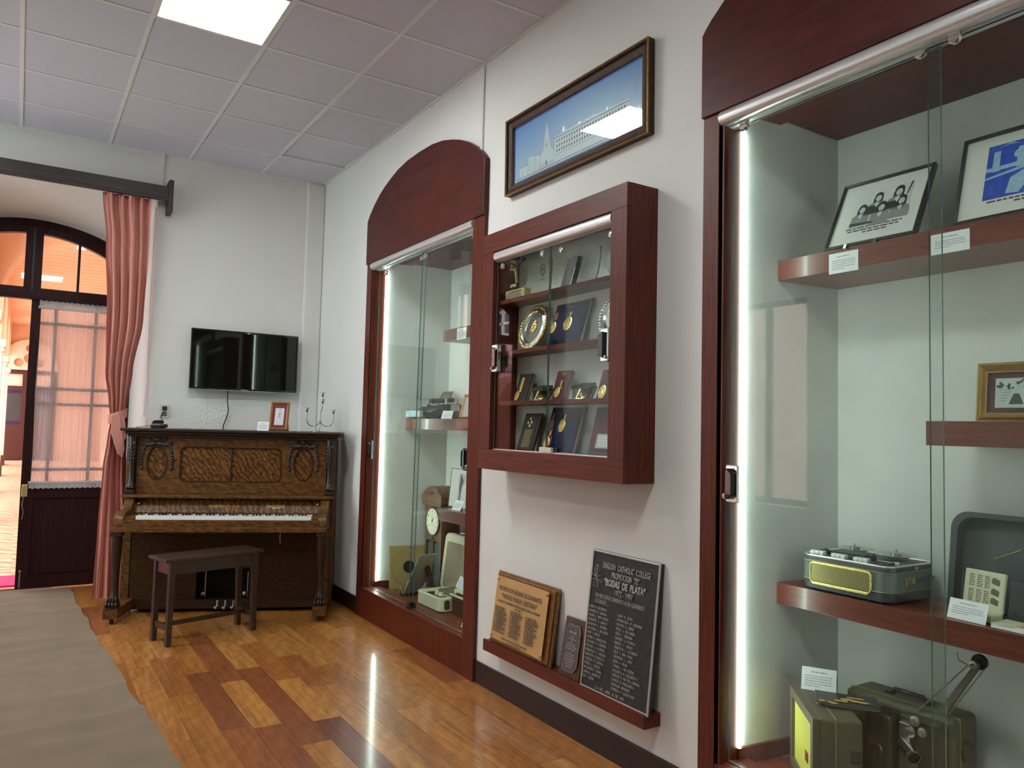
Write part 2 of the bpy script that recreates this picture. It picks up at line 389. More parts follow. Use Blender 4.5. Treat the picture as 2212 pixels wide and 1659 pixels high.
    def text(s, body, size, x, z, y, align='CENTER', sx=1.0, ext=.0004, mi=0, bold=0):
        cu = D.curves.new('t', 'FONT'); cu.body = body; cu.size = size; cu.align_x = align; cu.extrude = ext; cu.resolution_u = 2
        cu.offset = bold
        ob = D.objects.new('t', cu); me = ob.to_mesh()
        vs = [(x+v.co.x*sx, y-v.co.z, z+v.co.y) for v in me.vertices]
        fs = [tuple(p.vertices) for p in me.polygons]
        ob.to_mesh_clear(); D.objects.remove(ob); D.curves.remove(cu)
        return s.add(vs, fs, mi)
    def words(s, x0, x1, z, h, y, rng, mi=0, fill=1.0):
        # a line of print too small to read: word-long dashes
        x = x0; e = x0+(x1-x0)*fill
        while x < e-.001:
            l = min(e-x, rng.uniform(1.6, 5)*h)
            s.add([(x, y, z), (x+l, y, z), (x+l, y, z+h), (x, y, z+h)], [(0, 1, 2, 3)], mi)
            x += l+h*.7
        return s
    def flat(s, pts, y, mi=0): return s.add([(p[0], y, p[1]) for p in pts], [tuple(range(len(pts)))], mi)
    def disc(s, cx, cz, rx, rz, y, n=16, mi=0): return s.flat([(cx+rx*math.cos(2*math.pi*k/n), cz+rz*math.sin(2*math.pi*k/n)) for k in range(n)], y, mi)

def wloc(o):
    v = Vector((0, 0, 0))
    while o: v += o.location; o = o.parent
    return v
def obj(name, mb, mat, parent=None, smooth=None, bevel=0, world=False, label=None, kind=None, origin=None, bseg=2):
    if world and parent is not None:
        off = wloc(parent); mb.v = [v-off for v in mb.v]
    loc = Vector((0, 0, 0))
    if origin is not None:
        loc = Vector(origin); mb.v = [v-loc for v in mb.v]
    me = D.meshes.new(name); me.from_pydata([tuple(v) for v in mb.v], [], mb.f)
    mats = mat if isinstance(mat, (list, tuple)) else [mat]
    for m in mats: me.materials.append(MT[m] if isinstance(m, str) else m)
    me.polygons.foreach_set('material_index', mb.m)
    bm = bmesh.new(); bm.from_mesh(me)
    bmesh.ops.recalc_face_normals(bm, faces=bm.faces)
    bm.to_mesh(me); bm.free()
    if smooth: me.polygons.foreach_set('use_smooth', [True]*len(me.polygons)); me.set_sharp_from_angle(angle=R(smooth))
    me.update()
    o = D.objects.new(name, me); COL.objects.link(o)
    o.location = loc
    if parent is not None: o.parent = parent
    if bevel:
        b = o.modifiers.new('bevel', 'BEVEL'); b.width = bevel; b.segments = bseg; b.limit_method = 'ANGLE'; b.angle_limit = R(40)
    if label: o['label'] = label
    if kind: o['kind'] = kind
    return o
def thing(name, label, cat, loc=(0, 0, 0), rot=(0, 0, 0), group=None):
    o = D.objects.new(name, None); COL.objects.link(o)
    o.location = loc; o.rotation_euler = rot; o.empty_display_size = .05
    o['label'] = label; o['category'] = cat
    if group: o['group'] = group
    return o
def tag(o, label, cat, group=None):
    o['label'] = label; o['category'] = cat
    if group: o['group'] = group
    return o
def shell(name, loc=(0, 0, 0)):
    o = D.objects.new(name, None); COL.objects.link(o); o.location = loc; o['kind'] = 'structure'; o.empty_display_size = .05; return o
def arc(cx, cz, r, a0, a1, n, rz=None):
    rz = r if rz is None else rz
    return [(cx+r*math.cos(R(a0+(a1-a0)*k/n)), cz+rz*math.sin(R(a0+(a1-a0)*k/n))) for k in range(n+1)]
def rrect(x0, x1, z0, z1, r, n=5):
    return arc(x1-r, z0+r, r, -90, 0, n)+arc(x1-r, z1-r, r, 0, 90, n)+arc(x0+r, z1-r, r, 90, 180, n)+arc(x0+r, z0+r, r, 180, 270, n)
FACE = R(-90)      # a thing that faces the room from the right-hand wall
H = 3.7138         # ceiling height
YF = 6.987         # far wall
XL = -4.66         # left wall
YB = -2.6          # wall behind the camera

# ------------------------------------------------------------------ the room
floor = obj('floor', MB().box(XL-.1, .05, YB, 8.0, -.05, -.013), 'subfloor', kind='structure', origin=(0, 0, -.05))
rng = random.Random(11)
PAL = [srgb(190, 128, 64), srgb(178, 116, 56), srgb(184, 122, 62), srgb(168, 106, 52), srgb(158, 96, 52), srgb(146, 84, 48), srgb(192, 132, 68), srgb(176, 114, 56), srgb(188, 128, 64), srgb(194, 134, 68)]
xb = [-1.99+.14*k for k in range(15)]
for k, x0 in enumerate(xb):
    x1 = x0+.14 if k < 14 else .0
    cuts = [1.6]
    while cuts[-1] < 7.85: cuts.append(min(cuts[-1]+rng.choice((.45, .6, .75, .9, 1.1, 1.25)), 7.85))
    if abs(x0+1.43) < .03: cuts = [1.6, 2.2, 3.1, 3.9, 4.845, 5.71, 6.4, 7.2, 7.85]
    if abs(x0+1.01) < .03: cuts = [1.6, 2.3, 3.0, 3.805, 4.5, 5.33, 6.1, 6.9, 7.85]
    if abs(x0+.87) < .03: cuts = [1.6, 2.6, 3.5, 4.3, 4.94, 5.5, 6.3, 7.1, 7.85]
    for a, b in zip(cuts, cuts[1:]):
        g = .0004
        dz = rng.uniform(-.0004, .0004)
        p = obj('plank', MB().box(x0+g, x1-g, a+g, b-g, -.013, dz), 'floor', floor, world=True)
        c = rng.choice(PAL)
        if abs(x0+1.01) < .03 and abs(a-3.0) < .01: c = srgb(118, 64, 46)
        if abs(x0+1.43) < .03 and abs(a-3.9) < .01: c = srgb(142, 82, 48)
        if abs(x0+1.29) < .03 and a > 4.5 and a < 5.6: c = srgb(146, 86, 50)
        v = rng.uniform(.92, 1.08)
        p.color = (c[0]*v, c[1]*v, c[2]*v, 1)

# ceiling: slab, grid bars and lay-in tiles on a 0.61 m grid
ceiling = obj('ceiling', MB().box(XL-.2, .75, YB-.2, YF+1.3, H+.03, H+.2), 'tile', kind='structure', origin=(0, 0, H+.03))
gx = [-.5873-.61*k for k in range(7)]
gy = [4.5993+.61*k for k in range(-12, 4)]
LIGHTS = [(-1.807, 3.9893), (-3.637, 5.2093), (-2.417, .9393)]  # first panel is in view; the other two are unseen, added for brightness
bars = MB()
for x in gx: obj('grid_bar', MB().box(x-.012, x+.012, YB, YF, H-.001, H+.02), 'tbar', ceiling, world=True)
for y in gy: obj('grid_bar', MB().box(XL, 0, y-.012, y+.012, H, H+.02), 'tbar', ceiling, world=True)
obj('edge_angle', MB().box(-.02, 0, YB, YF, H-.002, H+.02).box(XL, XL+.02, YB, YF, H-.002, H+.02), 'tbar', ceiling, world=True)
obj('edge_angle', MB().box(XL, 0, YF-.02, YF, H-.002, H+.02), 'tbar', ceiling, world=True)
xs = [0.0]+gx+[XL]; ys = [YB]+gy+[YF]
tm = {}
for i in range(len(xs)-1):
    for j in range(len(ys)-1):
        x1, x0, y0, y1 = xs[i], xs[i+1], ys[j], ys[j+1]
        if any(abs(x0-l[0]) < .02 and abs(y0-l[1]) < .02 for l in LIGHTS): continue
        if y0 < -.9: continue
        wx, wy = x1-x0-.02, y1-y0-.02
        key = (round(wx, 3), round(wy, 3))
        sag = abs(x1) < .01 and abs(y0-(4.5993+.61*2)) < .02
        if key not in tm:
            t = obj('ceiling_tile', MB().box(-wx/2, wx/2, -wy/2, wy/2, .004, .016), 'tile', ceiling, bevel=.002, bseg=1); tm[key] = t
        else:
            t = tm[key].copy(); COL.objects.link(t)
        t.location = Vector(((x0+x1)/2, (y0+y1)/2, H+rng.uniform(-.001, .001)))-wloc(ceiling)
        if sag: t.rotation_euler = (R(1.6), 0, 0); t.location.z += .006
obj('ceiling_tile', MB().box(XL, 0, YB, -.9, H+.004, H+.016), 'tile', ceiling, world=True)
LAB = ['square glowing light panel set in the ceiling grid, the one in view', 'unseen square ceiling light panel added to light the left side of the room near the doorway',
       'unseen square ceiling light panel added to brighten the near end of the room']
for (lx, ly), lb in zip(LIGHTS, LAB):
    t = thing('ceiling_light', lb, 'ceiling light', (lx+.305, ly+.305, H), group='ceiling light panels')
    obj('frame', MB().holes([(-.293, -.293), (.293, -.293), (.293, .293), (-.293, .293)], [[(-.283, -.283), (.283, -.283), (.283, .283), (-.283, .283)]], 'z', -.004, .02), 'tbar', t)
    obj('diffuser', MB().box(-.283, .283, -.283, .283, 0, .012), 'panel', t)

# right wall, pierced by two display niches
N1 = dict(hi=5.69, lo=4.065, bh=5.60, bl=4.15)
N2 = dict(hi=2.10, lo=.42, bh=2.03, bl=.49)
ZN0, ZN1, XB = .20, 2.77, .64
def niche_wall():
    m = MB()
    for a, b in ((YB-.2, N2['lo']), (N2['hi'], N1['lo']), (N1['hi'], YF+.2)): m.box(0, .72, a, b, -.05, H+.03)
    for n in (N1, N2):
        m.box(0, .72, n['lo'], n['hi'], -.05, ZN0-.02); m.box(0, .72, n['lo'], n['hi'], ZN1+.02, H+.03)
        m.box(XB+.02, .72, n['lo'], n['hi'], ZN0-.02, ZN1+.02)
    return m
wall_right = obj('wall_right', niche_wall(), 'wall', kind='structure', origin=(0, 0, -.05))
for n in (N1, N2):
    m = MB()
    m.prism([(0.0, n['hi']+.0), (XB+.02, n['hi']), (XB+.02, n['bl']), (XB, n['bl']), (XB, n['bh']), (.03, n['hi']-.004), (0, n['hi']-.004)], 'z', ZN0-.02, ZN1+.02)
    m.prism([(0.0, n['lo']), (0, n['lo']+.004), (.03, n['lo']+.004), (XB, n['bl']), (XB, n['lo'])], 'z', ZN0-.02, ZN1+.02)
    obj('niche_lining', m, 'niche', wall_right, world=True, label='greenish white plaster inside a lit display niche')
LW = [(5.2, 6.5)]
obj('wall_left', MB().holes([(YB-.2, -.05), (YF+.2, -.05), (YF+.2, H+.03), (YB-.2, H+.03)], [[(a, .7), (b, .7), (b, 3.0), (a, 3.0)] for a, b in LW], 'x', XL-.3, XL), 'wall', kind='structure', origin=(XL, 0, 0))
BW = []
obj('wall_back', MB().holes([(XL, -.05), (0, -.05), (0, H+.03), (XL, H+.03)], [[(a, .7), (b, .7), (b, 3.3), (a, 3.3)] for a, b in BW], 'y', YB-.3, YB), 'wall', kind='structure', origin=(-2, YB, 0))
for i, (a, b) in enumerate(LW+BW):
    c = (a+b)/2
    wn = shell('window_%d' % (i+1), (XL-.2, c, .7) if i < 1 else (c, YB-.2, .7))
    if i < 1: wn.rotation_euler = (0, 0, R(90))
    wd2 = (b-a)/2
    obj('frame', MB().holes([(-wd2, 0), (wd2, 0), (wd2, 2.3), (-wd2, 2.3)], [[(-wd2+.06, .06), (-.03, .06), (-.03, 2.24), (-wd2+.06, 2.24)], [(.03, .06), (wd2-.06, .06), (wd2-.06, 2.24), (.03, 2.24)]], 'y', -.03, .03), 'doorwood', wn)
    obj('pane', MB().box(-wd2+.05, wd2-.05, -.003, .003, .05, 2.25), 'glass', wn)
    po = D.objects.new('window_portal', D.lights.new('window_portal', 'AREA')); COL.objects.link(po)
    po.data.shape = 'RECTANGLE'; po.data.size = b-a; po.data.size_y = 2.3; po.data.cycles.is_portal = True
    po.location = (XL-.31, c, 1.85) if i < 1 else (c, YB-.31, 2.0)
    po.rotation_euler = Vector((1, 0, 0) if i < 1 else (0, 1, 0)).to_track_quat('-Z', 'Z').to_euler()
# far wall with the deep doorway
DX, DZ, DR = -2.277, 2.955, .76        # door centre, springing height, arch radius
RX0, RX1 = 2*DX+1.425, -1.425
def segarc(R0, zc, hw, n=24): return [(hw-2*hw*k/n, zc+math.sqrt(R0*R0-(hw-2*hw*k/n)**2)) for k in range(n+1)]
YD = 7.80
mw = MB().holes([(XL, -.05), (RX0, -.05), (RX0, 3.385), (RX1, 3.385), (RX1, -.05), (.72, -.05), (.72, H+.03), (XL, H+.03)], [], 'y', YF, YF+.03)
o1 = [(RX0, -.05), (RX0, 1.2), (RX0, DZ)]+[(RX0, 3.385)]+[(RX0+(RX1-RX0)*k/40, 3.385) for k in range(1, 40)]+[(RX1, 3.385)]+[(RX1, DZ), (RX1, 1.2), (RX1, -.05)]
aR = .80
pts_in = []
for k, (x, z) in enumerate(o1):
    xx = min(max((x-DX)*aR/.852, -aR), aR)
    if z <= DZ: pts_in.append((DX+math.copysign(aR, x-DX), z))
    else: pts_in.append((DX+xx, 1.80+math.sqrt(1.40**2-xx*xx)))
n = len(o1)
mw.add([(x, YF, z) for x, z in o1]+[(x, YD, z) for x, z in pts_in], [(i, i+1, n+i+1, n+i) for i in range(n-1)])
mw.add([(x, YD, z) for x, z in pts_in]+[(x, YD+.14, z) for x, z in pts_in], [(i, i+1, n+i+1, n+i) for i in range(n-1)])
# masonry outside the reveal
mw.box(XL, DX-aR, YD+.14, YD+.17, -.05, H+.9); mw.box(DX+aR, .72, YD+.14, YD+.17, -.05, H+.9)
arc_in = [(DX-x, z) for x, z in segarc(1.40, 1.80, aR)]
mw.holes([(DX-aR, H+.9)]+[(p[0], p[1]) for p in arc_in]+[(DX+aR, H+.9)], [], 'y', YD+.14, YD+.17)
ri = segarc(1.36, 1.827, .755); ro = segarc(1.41, 1.80, .81)
mw.prism([(DX+x, z) for x, z in ro]+[(DX+x, z) for x, z in ri[::-1]], 'y', YD+.012, YD+.10)
wall_far = obj('wall_far', mw, 'wall', kind='structure', origin=(0, YF, 0), smooth=35)
# shallow pilaster strip in the far corner
obj('trim_1', MB().box(-.17, 0, YF-.03, YF, 0, H), 'wall', kind='structure', origin=(-.08, YF, 0), bevel=.02)
# baseboards and cable raceways
def board(name, *bx):
    m = MB()
    for b in bx: m.box(*b)
    return obj(name, m, 'skirt', kind='structure', origin=(bx[0][0], bx[0][2], 0), bevel=.004)
board('baseboard_right', (-.014, 0, 2.19, 3.94, -.001, .125), (-.014, 0, 5.80, YF-.03, -.001, .125), (-.014, 0, YB, .33, -.001, .125))
board('baseboard_far', (RX1, -.17, YF-.014, YF, -.001, .125), (XL, RX0, YF-.014, YF, -.001, .125))
obj('trim_2', MB().box(-.012, 0, 4.02, 4.045, 3.0, H), 'tbar', kind='structure', origin=(0, 4.03, 3.0), bevel=.002)
obj('trim_3', MB().box(-1.42, -1.392, YF-.012, YF, 3.40, H), 'tbar', kind='structure', origin=(-1.4, YF, 3.4), bevel=.002)
obj('trim_4', MB().tube([(-1.44, YF-.004, 3.25), (-1.445, YF-.004, 2.4), (-1.44, YF-.004, 1.75), (-1.45, YF-.004, 1.5)], .004, 6), 'tbar', kind='structure', origin=(-1.44, YF, 1.5))

# ------------------------------------------------------------------ arched double door
door = shell('door_1', (DX, 7.84, 0))
def dloc(pts): return [(x, z) for x, z in pts]
outer = [(DR, 2.49)]+segarc(1.36, 1.827, DR, 32)+[(-DR, 2.49)]
def fanpane(sgn):
    top = [(.065+.605*k/10, 1.948+math.sqrt(1.12**2-(.065+.605*k/10)**2)) for k in range(11)]
    p = [(.065, 2.59), (.67, 2.59)]+top[::-1]
    return [(sgn*x, z) for x, z in p]
obj('arch_frame', MB().holes(outer, [fanpane(1), fanpane(-1)], 'y', -.035, .035), 'doorwood', door)
obj('arch_moulding', MB().tube([(x, -.037, z) for x, z in segarc(1.30, 1.833, .70, 32)], .006, 6), 'doorwood', door)
obj('sash_joint', MB().box(-.008, .004, -.041, -.03, 2.56, 3.12), 'black', door)
for s in (1, -1):
    obj('muntin', MB().box(s*.343-.01, s*.343+.01, -.022, .022, 2.58, 3.03), 'doorwood', door)
    obj('pane', MB().prism(fanpane(s), 'y', -.003, .003), 'glass', door)
obj('transom_ledge', MB().box(-DR, DR, -.05, -.03, 2.488, 2.512), 'doorwood', door, bevel=.004)
for s in (1, -1): obj('jamb', MB().box(s*DR-.02+(0 if s > 0 else -.03), s*DR+.02+(.03 if s > 0 else 0), -.026, .06, -.012, 2.96), 'doorwood', door)
hole = [(.075, .90), (.66, .90), (.66, 2.45), (.075, 2.45)]
obj('leaf', MB().holes([(.003, .012), (.735, .012), (.735, 2.487), (.003, 2.487)], [hole, [(.095, .12), (.62, .12), (.62, .775), (.095, .775)]], 'y', -.022, .022), 'doorwood', door, label='closed right leaf, dark brown')
obj('leaf_panel', MB().box(.08, .64, -.008, .008, .1, .79), 'doorwood', door)
obj('panel_moulding', MB().tube([(.1, -.012, .125), (.615, -.012, .125), (.615, -.012, .77), (.1, -.012, .77)], .008, 6, closed=True), 'doorwood', door)
obj('leaf_pane', MB().box(.07, .67, .002, .006, .89, 2.46), 'glass', door)
for x in (.19, .502): obj('lattice_bar', MB().box(x-.013, x+.013, -.012, .016, .9, 2.45), 'doorwood', door)
for z in (2.29, 1.722, 1.588, 1.02): obj('lattice_bar', MB().box(.075, .66, -.010, .014, z-.013, z+.013), 'doorwood', door)
obj('lock', MB().box(.012, .055, -.04, -.02, .79, .895), 'goldtrim', door, bevel=.004, label='small brass lock box with chain')
obj('chain', MB().tube([(.03, -.03, .79), (.022, -.03, .72), (.034, -.03, .66), (.026, -.03, .60)], .004, 6), 'nickel', door)
obj('floor_bolt', MB().tube([(.035, -.03, .02), (.035, -.03, .15)], .008, 8).ball((.035, -.035, .16), .012), 'nickel', door)
# the other leaf stands open into the gallery
ol = obj('leaf', MB().box(-.022, .022, 0, .735, .012, 2.487), 'doorwood', door, label='left leaf, swung open into the doorway')
ol.location = (-.785, -.76, 0)
sc = thing('door_sheer', 'white sheer gathered panel over the glazing of the dark door leaf', 'curtain', (DX+.075, 7.80, .87))
def shf(u, v):
    x = u*.585; return (x-.005+.005*math.sin(v*9+u*40), .004*math.sin(u*2*math.pi*34)+.003*math.sin(u*2*math.pi*13+1), .04+v*1.52)
obj('sheer_panel', MB().grid(shf, 170, 6), 'sheer', sc, smooth=60)
def ruf(z0, h, amp):
    def f(u, v): return (-.014+u*.61, -.004+amp*math.sin(u*2*math.pi*30+1.5*math.sin(u*25))*(.4+v), z0+v*h+.004*math.sin(u*97))
    return f
obj('top_ruffle', MB().grid(ruf(1.56, .055, .007), 160, 3), 'sheerdense', sc, smooth=60)
obj('bottom_ruffle', MB().grid(ruf(-.01, .05, .006), 160, 3), 'sheerdense', sc, smooth=60)
for z in (1.555, .04): obj('rod', MB().tube([(-.02, -.002, z), (.60, -.002, z)], .012, 8), 'sheerdense', sc)

# ------------------------------------------------------------------ the gallery outside the door
gal = shell('floor_gallery', (-1.5, 7.95, 0))
obj('tiles', MB().box(-7, 0.5, 7.94, 32, -.06, -.004), 'gfloor', gal, world=True)
wg = shell('wall_gallery', (-1.5, 19, 0))
obj('end_wall', MB().box(-3.4, .5, 31, 31.2, 0, 4.7), 'peach', wg, world=True)
obj('side_wall', MB().box(.1, .3, 7.97, 31, 0, 4.7), 'peach', wg, world=True)
def arcade(y0, y1):
    c = (y0+y1)/2; r = (y1-y0)/2
    return MB().prism([(y1, 4.7), (y0, 4.7)]+[(p[0], p[1]) for p in arc(c, 2.95, r, 180, 0, 20, 1.25)], 'x', -3.1, -2.66)
for y in (13.0, 18.0, 23.0, 28.0):
    obj('pillar', MB().box(-3.1, -2.64, y-.25, y+.25, 0, 2.8), 'peachwhite', wg, world=True)
    obj('capital', MB().box(-3.16, -2.58, y-.31, y+.31, 2.8, 2.95).box(-3.13, -2.61, y-.28, y+.28, 2.72, 2.8), 'peachwhite', wg, world=True, bevel=.02)
    obj('plinth', MB().box(-3.13, -2.6, y-.28, y+.28, 0, .3), 'gdoor', wg, world=True)
for a, b in ((7.97, 12.75), (13.25, 17.75), (18.25, 22.75), (23.25, 27.75), (28.25, 31)):
    obj('arcade_arch', arcade(a, b), 'peach', wg, world=True)
for y in (13.0, 18.0, 23.0, 28.0): obj('pier', MB().box(-3.1, -2.66, y-.26, y+.26, 2.95, 4.7), 'peach', wg, world=True)
obj('cross_arch', MB().prism([(.2, 4.7), (-2.7, 4.7), (-2.7, 2.95)]+arc(-1.35, 2.95, 1.3, 180, 0, 24, 1.25)+[(.2, 2.95)], 'y', 12.8, 13.2), 'peach', wg, world=True)
gc = shell('ceiling_gallery', (-1.5, 19, 4.6))
obj('roof', MB().box(-3.3, .4, 7.9, 31.2, 4.66, 4.8), 'peachceil', gc, world=True)
y = 7.98
while y < 31: obj('ceiling_board', MB().box(-2.7, .12, y, y+.36, 4.60, 4.66), 'peachceil', gc, world=True, bevel=.01, bseg=1); y += .42
dg = shell('door_2', (-2.1, 30.97, 0))
obj('frame', MB().box(-.85, .85, -.05, .05, 0, 3.05), 'gdoor', dg)
for s in (-.42, .42):
    obj('leaf', MB().holes([(s-.38, .02), (s+.38, .02), (s+.38, 3.0), (s-.38, 3.0)], [[(s-.26, 1.2), (s+.26, 1.2), (s+.26, 2.35), (s-.26, 2.35)], [(s-.26, 2.5), (s+.26, 2.5), (s+.26, 2.9), (s-.26, 2.9)]], 'y', -.12, -.05), 'gdoor', dg)
    obj('pane', MB().box(s-.26, s+.26, -.075, -.06, 1.2, 1.32).box(s-.26, s+.26, -.075, -.06, 2.25, 2.35), 'violet', dg)
    obj('pane', MB().box(s-.26, s+.26, -.075, -.06, 1.32, 2.25), 'greyd', dg)
    obj('pane', MB().box(s-.26, s+.26, -.075, -.06, 2.5, 2.9), 'peachwhite', dg)
fret = [arc(0, 3.45, .16, 0, 340, 12), arc(-.3, 3.3, .14, 0, 340, 12), arc(.3, 3.3, .14, 0, 340, 12), arc(0, 3.8, .12, 0, 340, 12)]
obj('fretwork', MB().holes([(-.85, 3.05), (.85, 3.05)]+arc(0, 3.1, .85, 3, 177, 20, 1.0), fret, 'y', -.1, -.02), 'peachwhite', dg)
wo = shell('wall_courtyard', (-8, 18, 0))
obj('facade', MB().holes([(7.0, 0), (14.8, 0), (14.8, 1.85)]+arc(15.9, 1.85, 1.1, 180, 0, 16, .9)[1:]+[(17.0, 0), (32, 0), (32, 9.0), (7.0, 9.0)], [[(15.2, 3.75), (16.8, 3.75), (16.8, 5.0), (15.2, 5.0)], [(20.2, 3.75), (21.8, 3.75), (21.8, 5.0), (20.2, 5.0)]], 'x', -8.4, -8.0), 'pinkwall', wo, world=True)  # top raised out of view to limit skylight reaching the gallery
obj('archway', MB().box(-9.2, -9.0, 13, 19, 0, 3.2), 'terrac', wo, world=True)
for wy in (15.2, 20.2):
    obj('window_back', MB().box(-8.39, -8.3, wy, wy+1.6, 3.75, 5.0), 'grey3', wo, world=True)
    for k in range(4): obj('window_bar', MB().box(-8.1, -8.04, wy+.02+k*.5, wy+.08+k*.5, 3.75, 5.0), 'white', wo, world=True)
    for k in range(5): obj('window_bar', MB().box(-8.1, -8.04, wy, wy+1.6, 3.76+k*.29, 3.82+k*.29), 'white', wo, world=True)
jm = MB()
for z in (3.0, 3.18, 3.36, 3.55): jm.box(-8.005, -7.99, 13, 19, z, z+.02)
jm.box(-8.05, -7.93, 13, 19, 2.86, 2.95)
for k in range(9): jm.box(-8.005, -7.99, 13.2+k*.66, 13.22+k*.66, 3.2, 3.38)
obj('stone_joints', jm, 'mortar', wo, world=True)
obj('courtyard_paving', MB().box(-9, -7, 7, 32, -.08, -.01), 'peachwhite', wo, world=True)
tag(obj('door_mat', MB().box(-2.95, -1.6, 8.02, 8.52, -.004, .012), 'pinkred', origin=(-2.3, 8.27, 0), bevel=.004), 'magenta mat lying just outside the open doorway', 'mat')

# ------------------------------------------------------------------ runner, curtain, pelmet
EDGE = [(7.72, -1.87), (6.72, -1.839), (5.98, -1.808), (5.4, -1.774), (5.07, -1.749), (4.65, -1.735), (4.25, -1.705), (3.83, -1.680), (3.6, -1.665), (2.0, -1.60), (-1.5, -1.5)]
def edge(y):
    for (y1, x1), (y0, x0) in zip(EDGE, EDGE[1:]):
        if y >= y0: t = (y-y0)/(y1-y0); return x0+(x1-x0)*t
    return EDGE[-1][1]
WV = [(5.95, .012, .05), (5.72, .016, .06), (5.3, .008, .05), (4.72, .016, .07), (4.28, .024, .06), (4.05, .016, .06), (3.55, .014, .07), (3.1, .010, .06), (6.4, .016, .06), (6.75, .016, .05), (7.15, .018, .06), (7.4, .012, .05)]
def runner(u, v):
    y = -1.5+v*9.22; x = edge(y)-(1-u)*1.15
    z = .009
    for c, h, s in WV:
        d = (y-c-.10*(u-.5)+.03*math.sin(u*5+c))/s
        if abs(d) < 3: z += 1.5*h*math.exp(-d*d)*(.75+.25*math.sin(u*4+c*2))
    if u == 1: x += .005*math.sin(y*5.1)+.004*math.sin(y*13)
    return (x, y, z)
rm = MB().grid(runner, 24, 260)
ed = [runner(1, j/260) for j in range(261)]
rm.add([p for p in ed]+[(p[0], p[1], max(p[2]-.008, .0006)) for p in ed], [(i, i+1, 262+i, 261+i) for i in range(260)])
ed = [runner(i/24, 1) for i in range(25)]
rm.add([p for p in ed]+[(p[0], p[1], .0006) for p in ed], [(i, i+1, 26+i, 25+i) for i in range(24)])
tag(obj('carpet_runner', rm, 'carpet', smooth=50, origin=(-2.3, 3, 0)), 'rumpled taupe carpet runner leading to the doorway', 'carpet')

pm = thing('curtain_pelmet', 'dark wooden pelmet box fixed over the doorway', 'pelmet', (DX, YF, 3.29))
W = .93
obj('board', MB().box(-W, W, -.125, -.10, 0, .122), 'pelmet', pm, bevel=.004)
obj('lower_moulding', MB().box(-W, W, -.135, -.10, -.002, .022), 'pelmet', pm, bevel=.006)
obj('top_board', MB().box(-W, W, -.10, 0, .105, .122), 'pelmet', pm)
for s in (1, -1): obj('end_bracket', MB().box(s*W-.018, s*W+.018, -.14, 0, -.095, .178), 'pelmet', pm, bevel=.005)
obj('track', MB().box(-W+.03, W-.03, -.06, -.045, .01, .025), 'tbar', pm)

cu = thing('curtain', 'salmon pink curtain gathered by a tieback beside the piano', 'curtain', (-1.67, YF-.10, 0))
PR = [(3.298, -1.842, -1.489), (2.9, -1.80, -1.485), (2.3, -1.768, -1.50), (1.85, -1.757, -1.56), (1.60, -1.72, -1.585), (1.47, -1.70, -1.60), (1.30, -1.715, -1.59), (1.1, -1.735, -1.57), (.6, -1.75, -1.53), (.06, -1.762, -1.50)]
def prof(z):
    for (z1, a1, b1), (z0, a0, b0) in zip(PR, PR[1:]):
        if z >= z0:
            t = (z-z0)/(z1-z0); t = t*t*(3-2*t) if True else t
            return a0+(a1-a0)*t, b0+(b1-b0)*t
    return PR[-1][1:]
def drape(u, v):
    z = .06+v*3.235; a, b = prof(z); wd = b-a
    amp = .020+.012*(wd < .3)
    ph = u*2*math.pi*4.6+.5*math.sin(z*2.1)
    x = a+wd*u+.010*math.sin(ph*2+z)*(1-abs(2*u-1))
    y = amp*math.sin(ph)+.010*math.sin(u*2*math.pi*2.2+z*.8)
    if z > 3.1: y += .010*math.sin(u*2*math.pi*17)*(z-3.1)/.2
    return (x+1.67, y+.02, z)
obj('drape', MB().grid(drape, 110, 60), 'curtain', cu, smooth=60)
obj('hem', MB().grid(lambda u, v: (prof(.06+v*3.2)[0]+1.67-.004+.012*u, -.004-.016*math.cos(u*3)+.006*math.sin(v*30), .06+v*3.2), 3, 60), 'curtainlight', cu, smooth=60, label='lighter turned hem edge')
obj('tieback', MB().grid(lambda u, v: (.020+.068*math.cos(u*2*math.pi), .02+.062*math.sin(u*2*math.pi), 1.44+.075*v+.03*math.cos(u*2*math.pi)+.02), 24, 3), 'curtain', cu, smooth=60)
obj('tieback_tail', MB().prism([(-.035, 1.50), (.02, 1.53), (.075, 1.24), (.062, 1.165), (.02, 1.20), (-.03, 1.36)], 'y', -.075, -.062).prism([(.02, 1.47), (.06, 1.50), (.085, 1.33), (.06, 1.28)], 'y', -.060, -.052), 'curtain', cu, bevel=.004)

# ------------------------------------------------------------------ television, outlet, cable
tv = thing('television', 'flat black television on the white wall above the piano', 'television', (-.676, YF, 1.743))
obj('back_shell', MB().prism(rrect(-.44, .44, .02, .50, .03), 'y', -.085, -.03), 'black', tv)
obj('wall_bracket', MB().box(-.15, .15, -.035, 0, .14, .38), 'black', tv)
obj('bezel', MB().ring(.909, .514, .016, -.098, -.078, bev=.003), 'blackgloss', tv)
obj('screen', MB().box(-.444, .444, -.093, -.08, .014, .50), 'screen', tv)
obj('maker_mark', MB().box(-.028, .028, -.0985, -.096, .006, .011), 'nickel', tv, label='small silver bar')
obj('lower_edge', MB().box(-.45, .45, -.096, -.08, -.004, .004), 'nickel', tv, bevel=.001)
cb = MB().tube([(-.798, YF-.035, 1.76), (-.80, YF-.02, 1.66), (-.785, YF-.014, 1.57), (-.80, YF-.012, 1.50), (-.822, YF-.012, 1.44), (-.825, YF-.013, 1.30)], .0045, 6)
obj('power_cord', cb, 'black', tv, smooth=60, world=True)
ou = thing('wall_outlet', 'almond double socket plate on the wall above the piano end', 'socket', (-1.297, YF, 1.548))
obj('plate', MB().box(-.038, .038, -.008, 0, -.058, .058), 'almond', ou, bevel=.004)
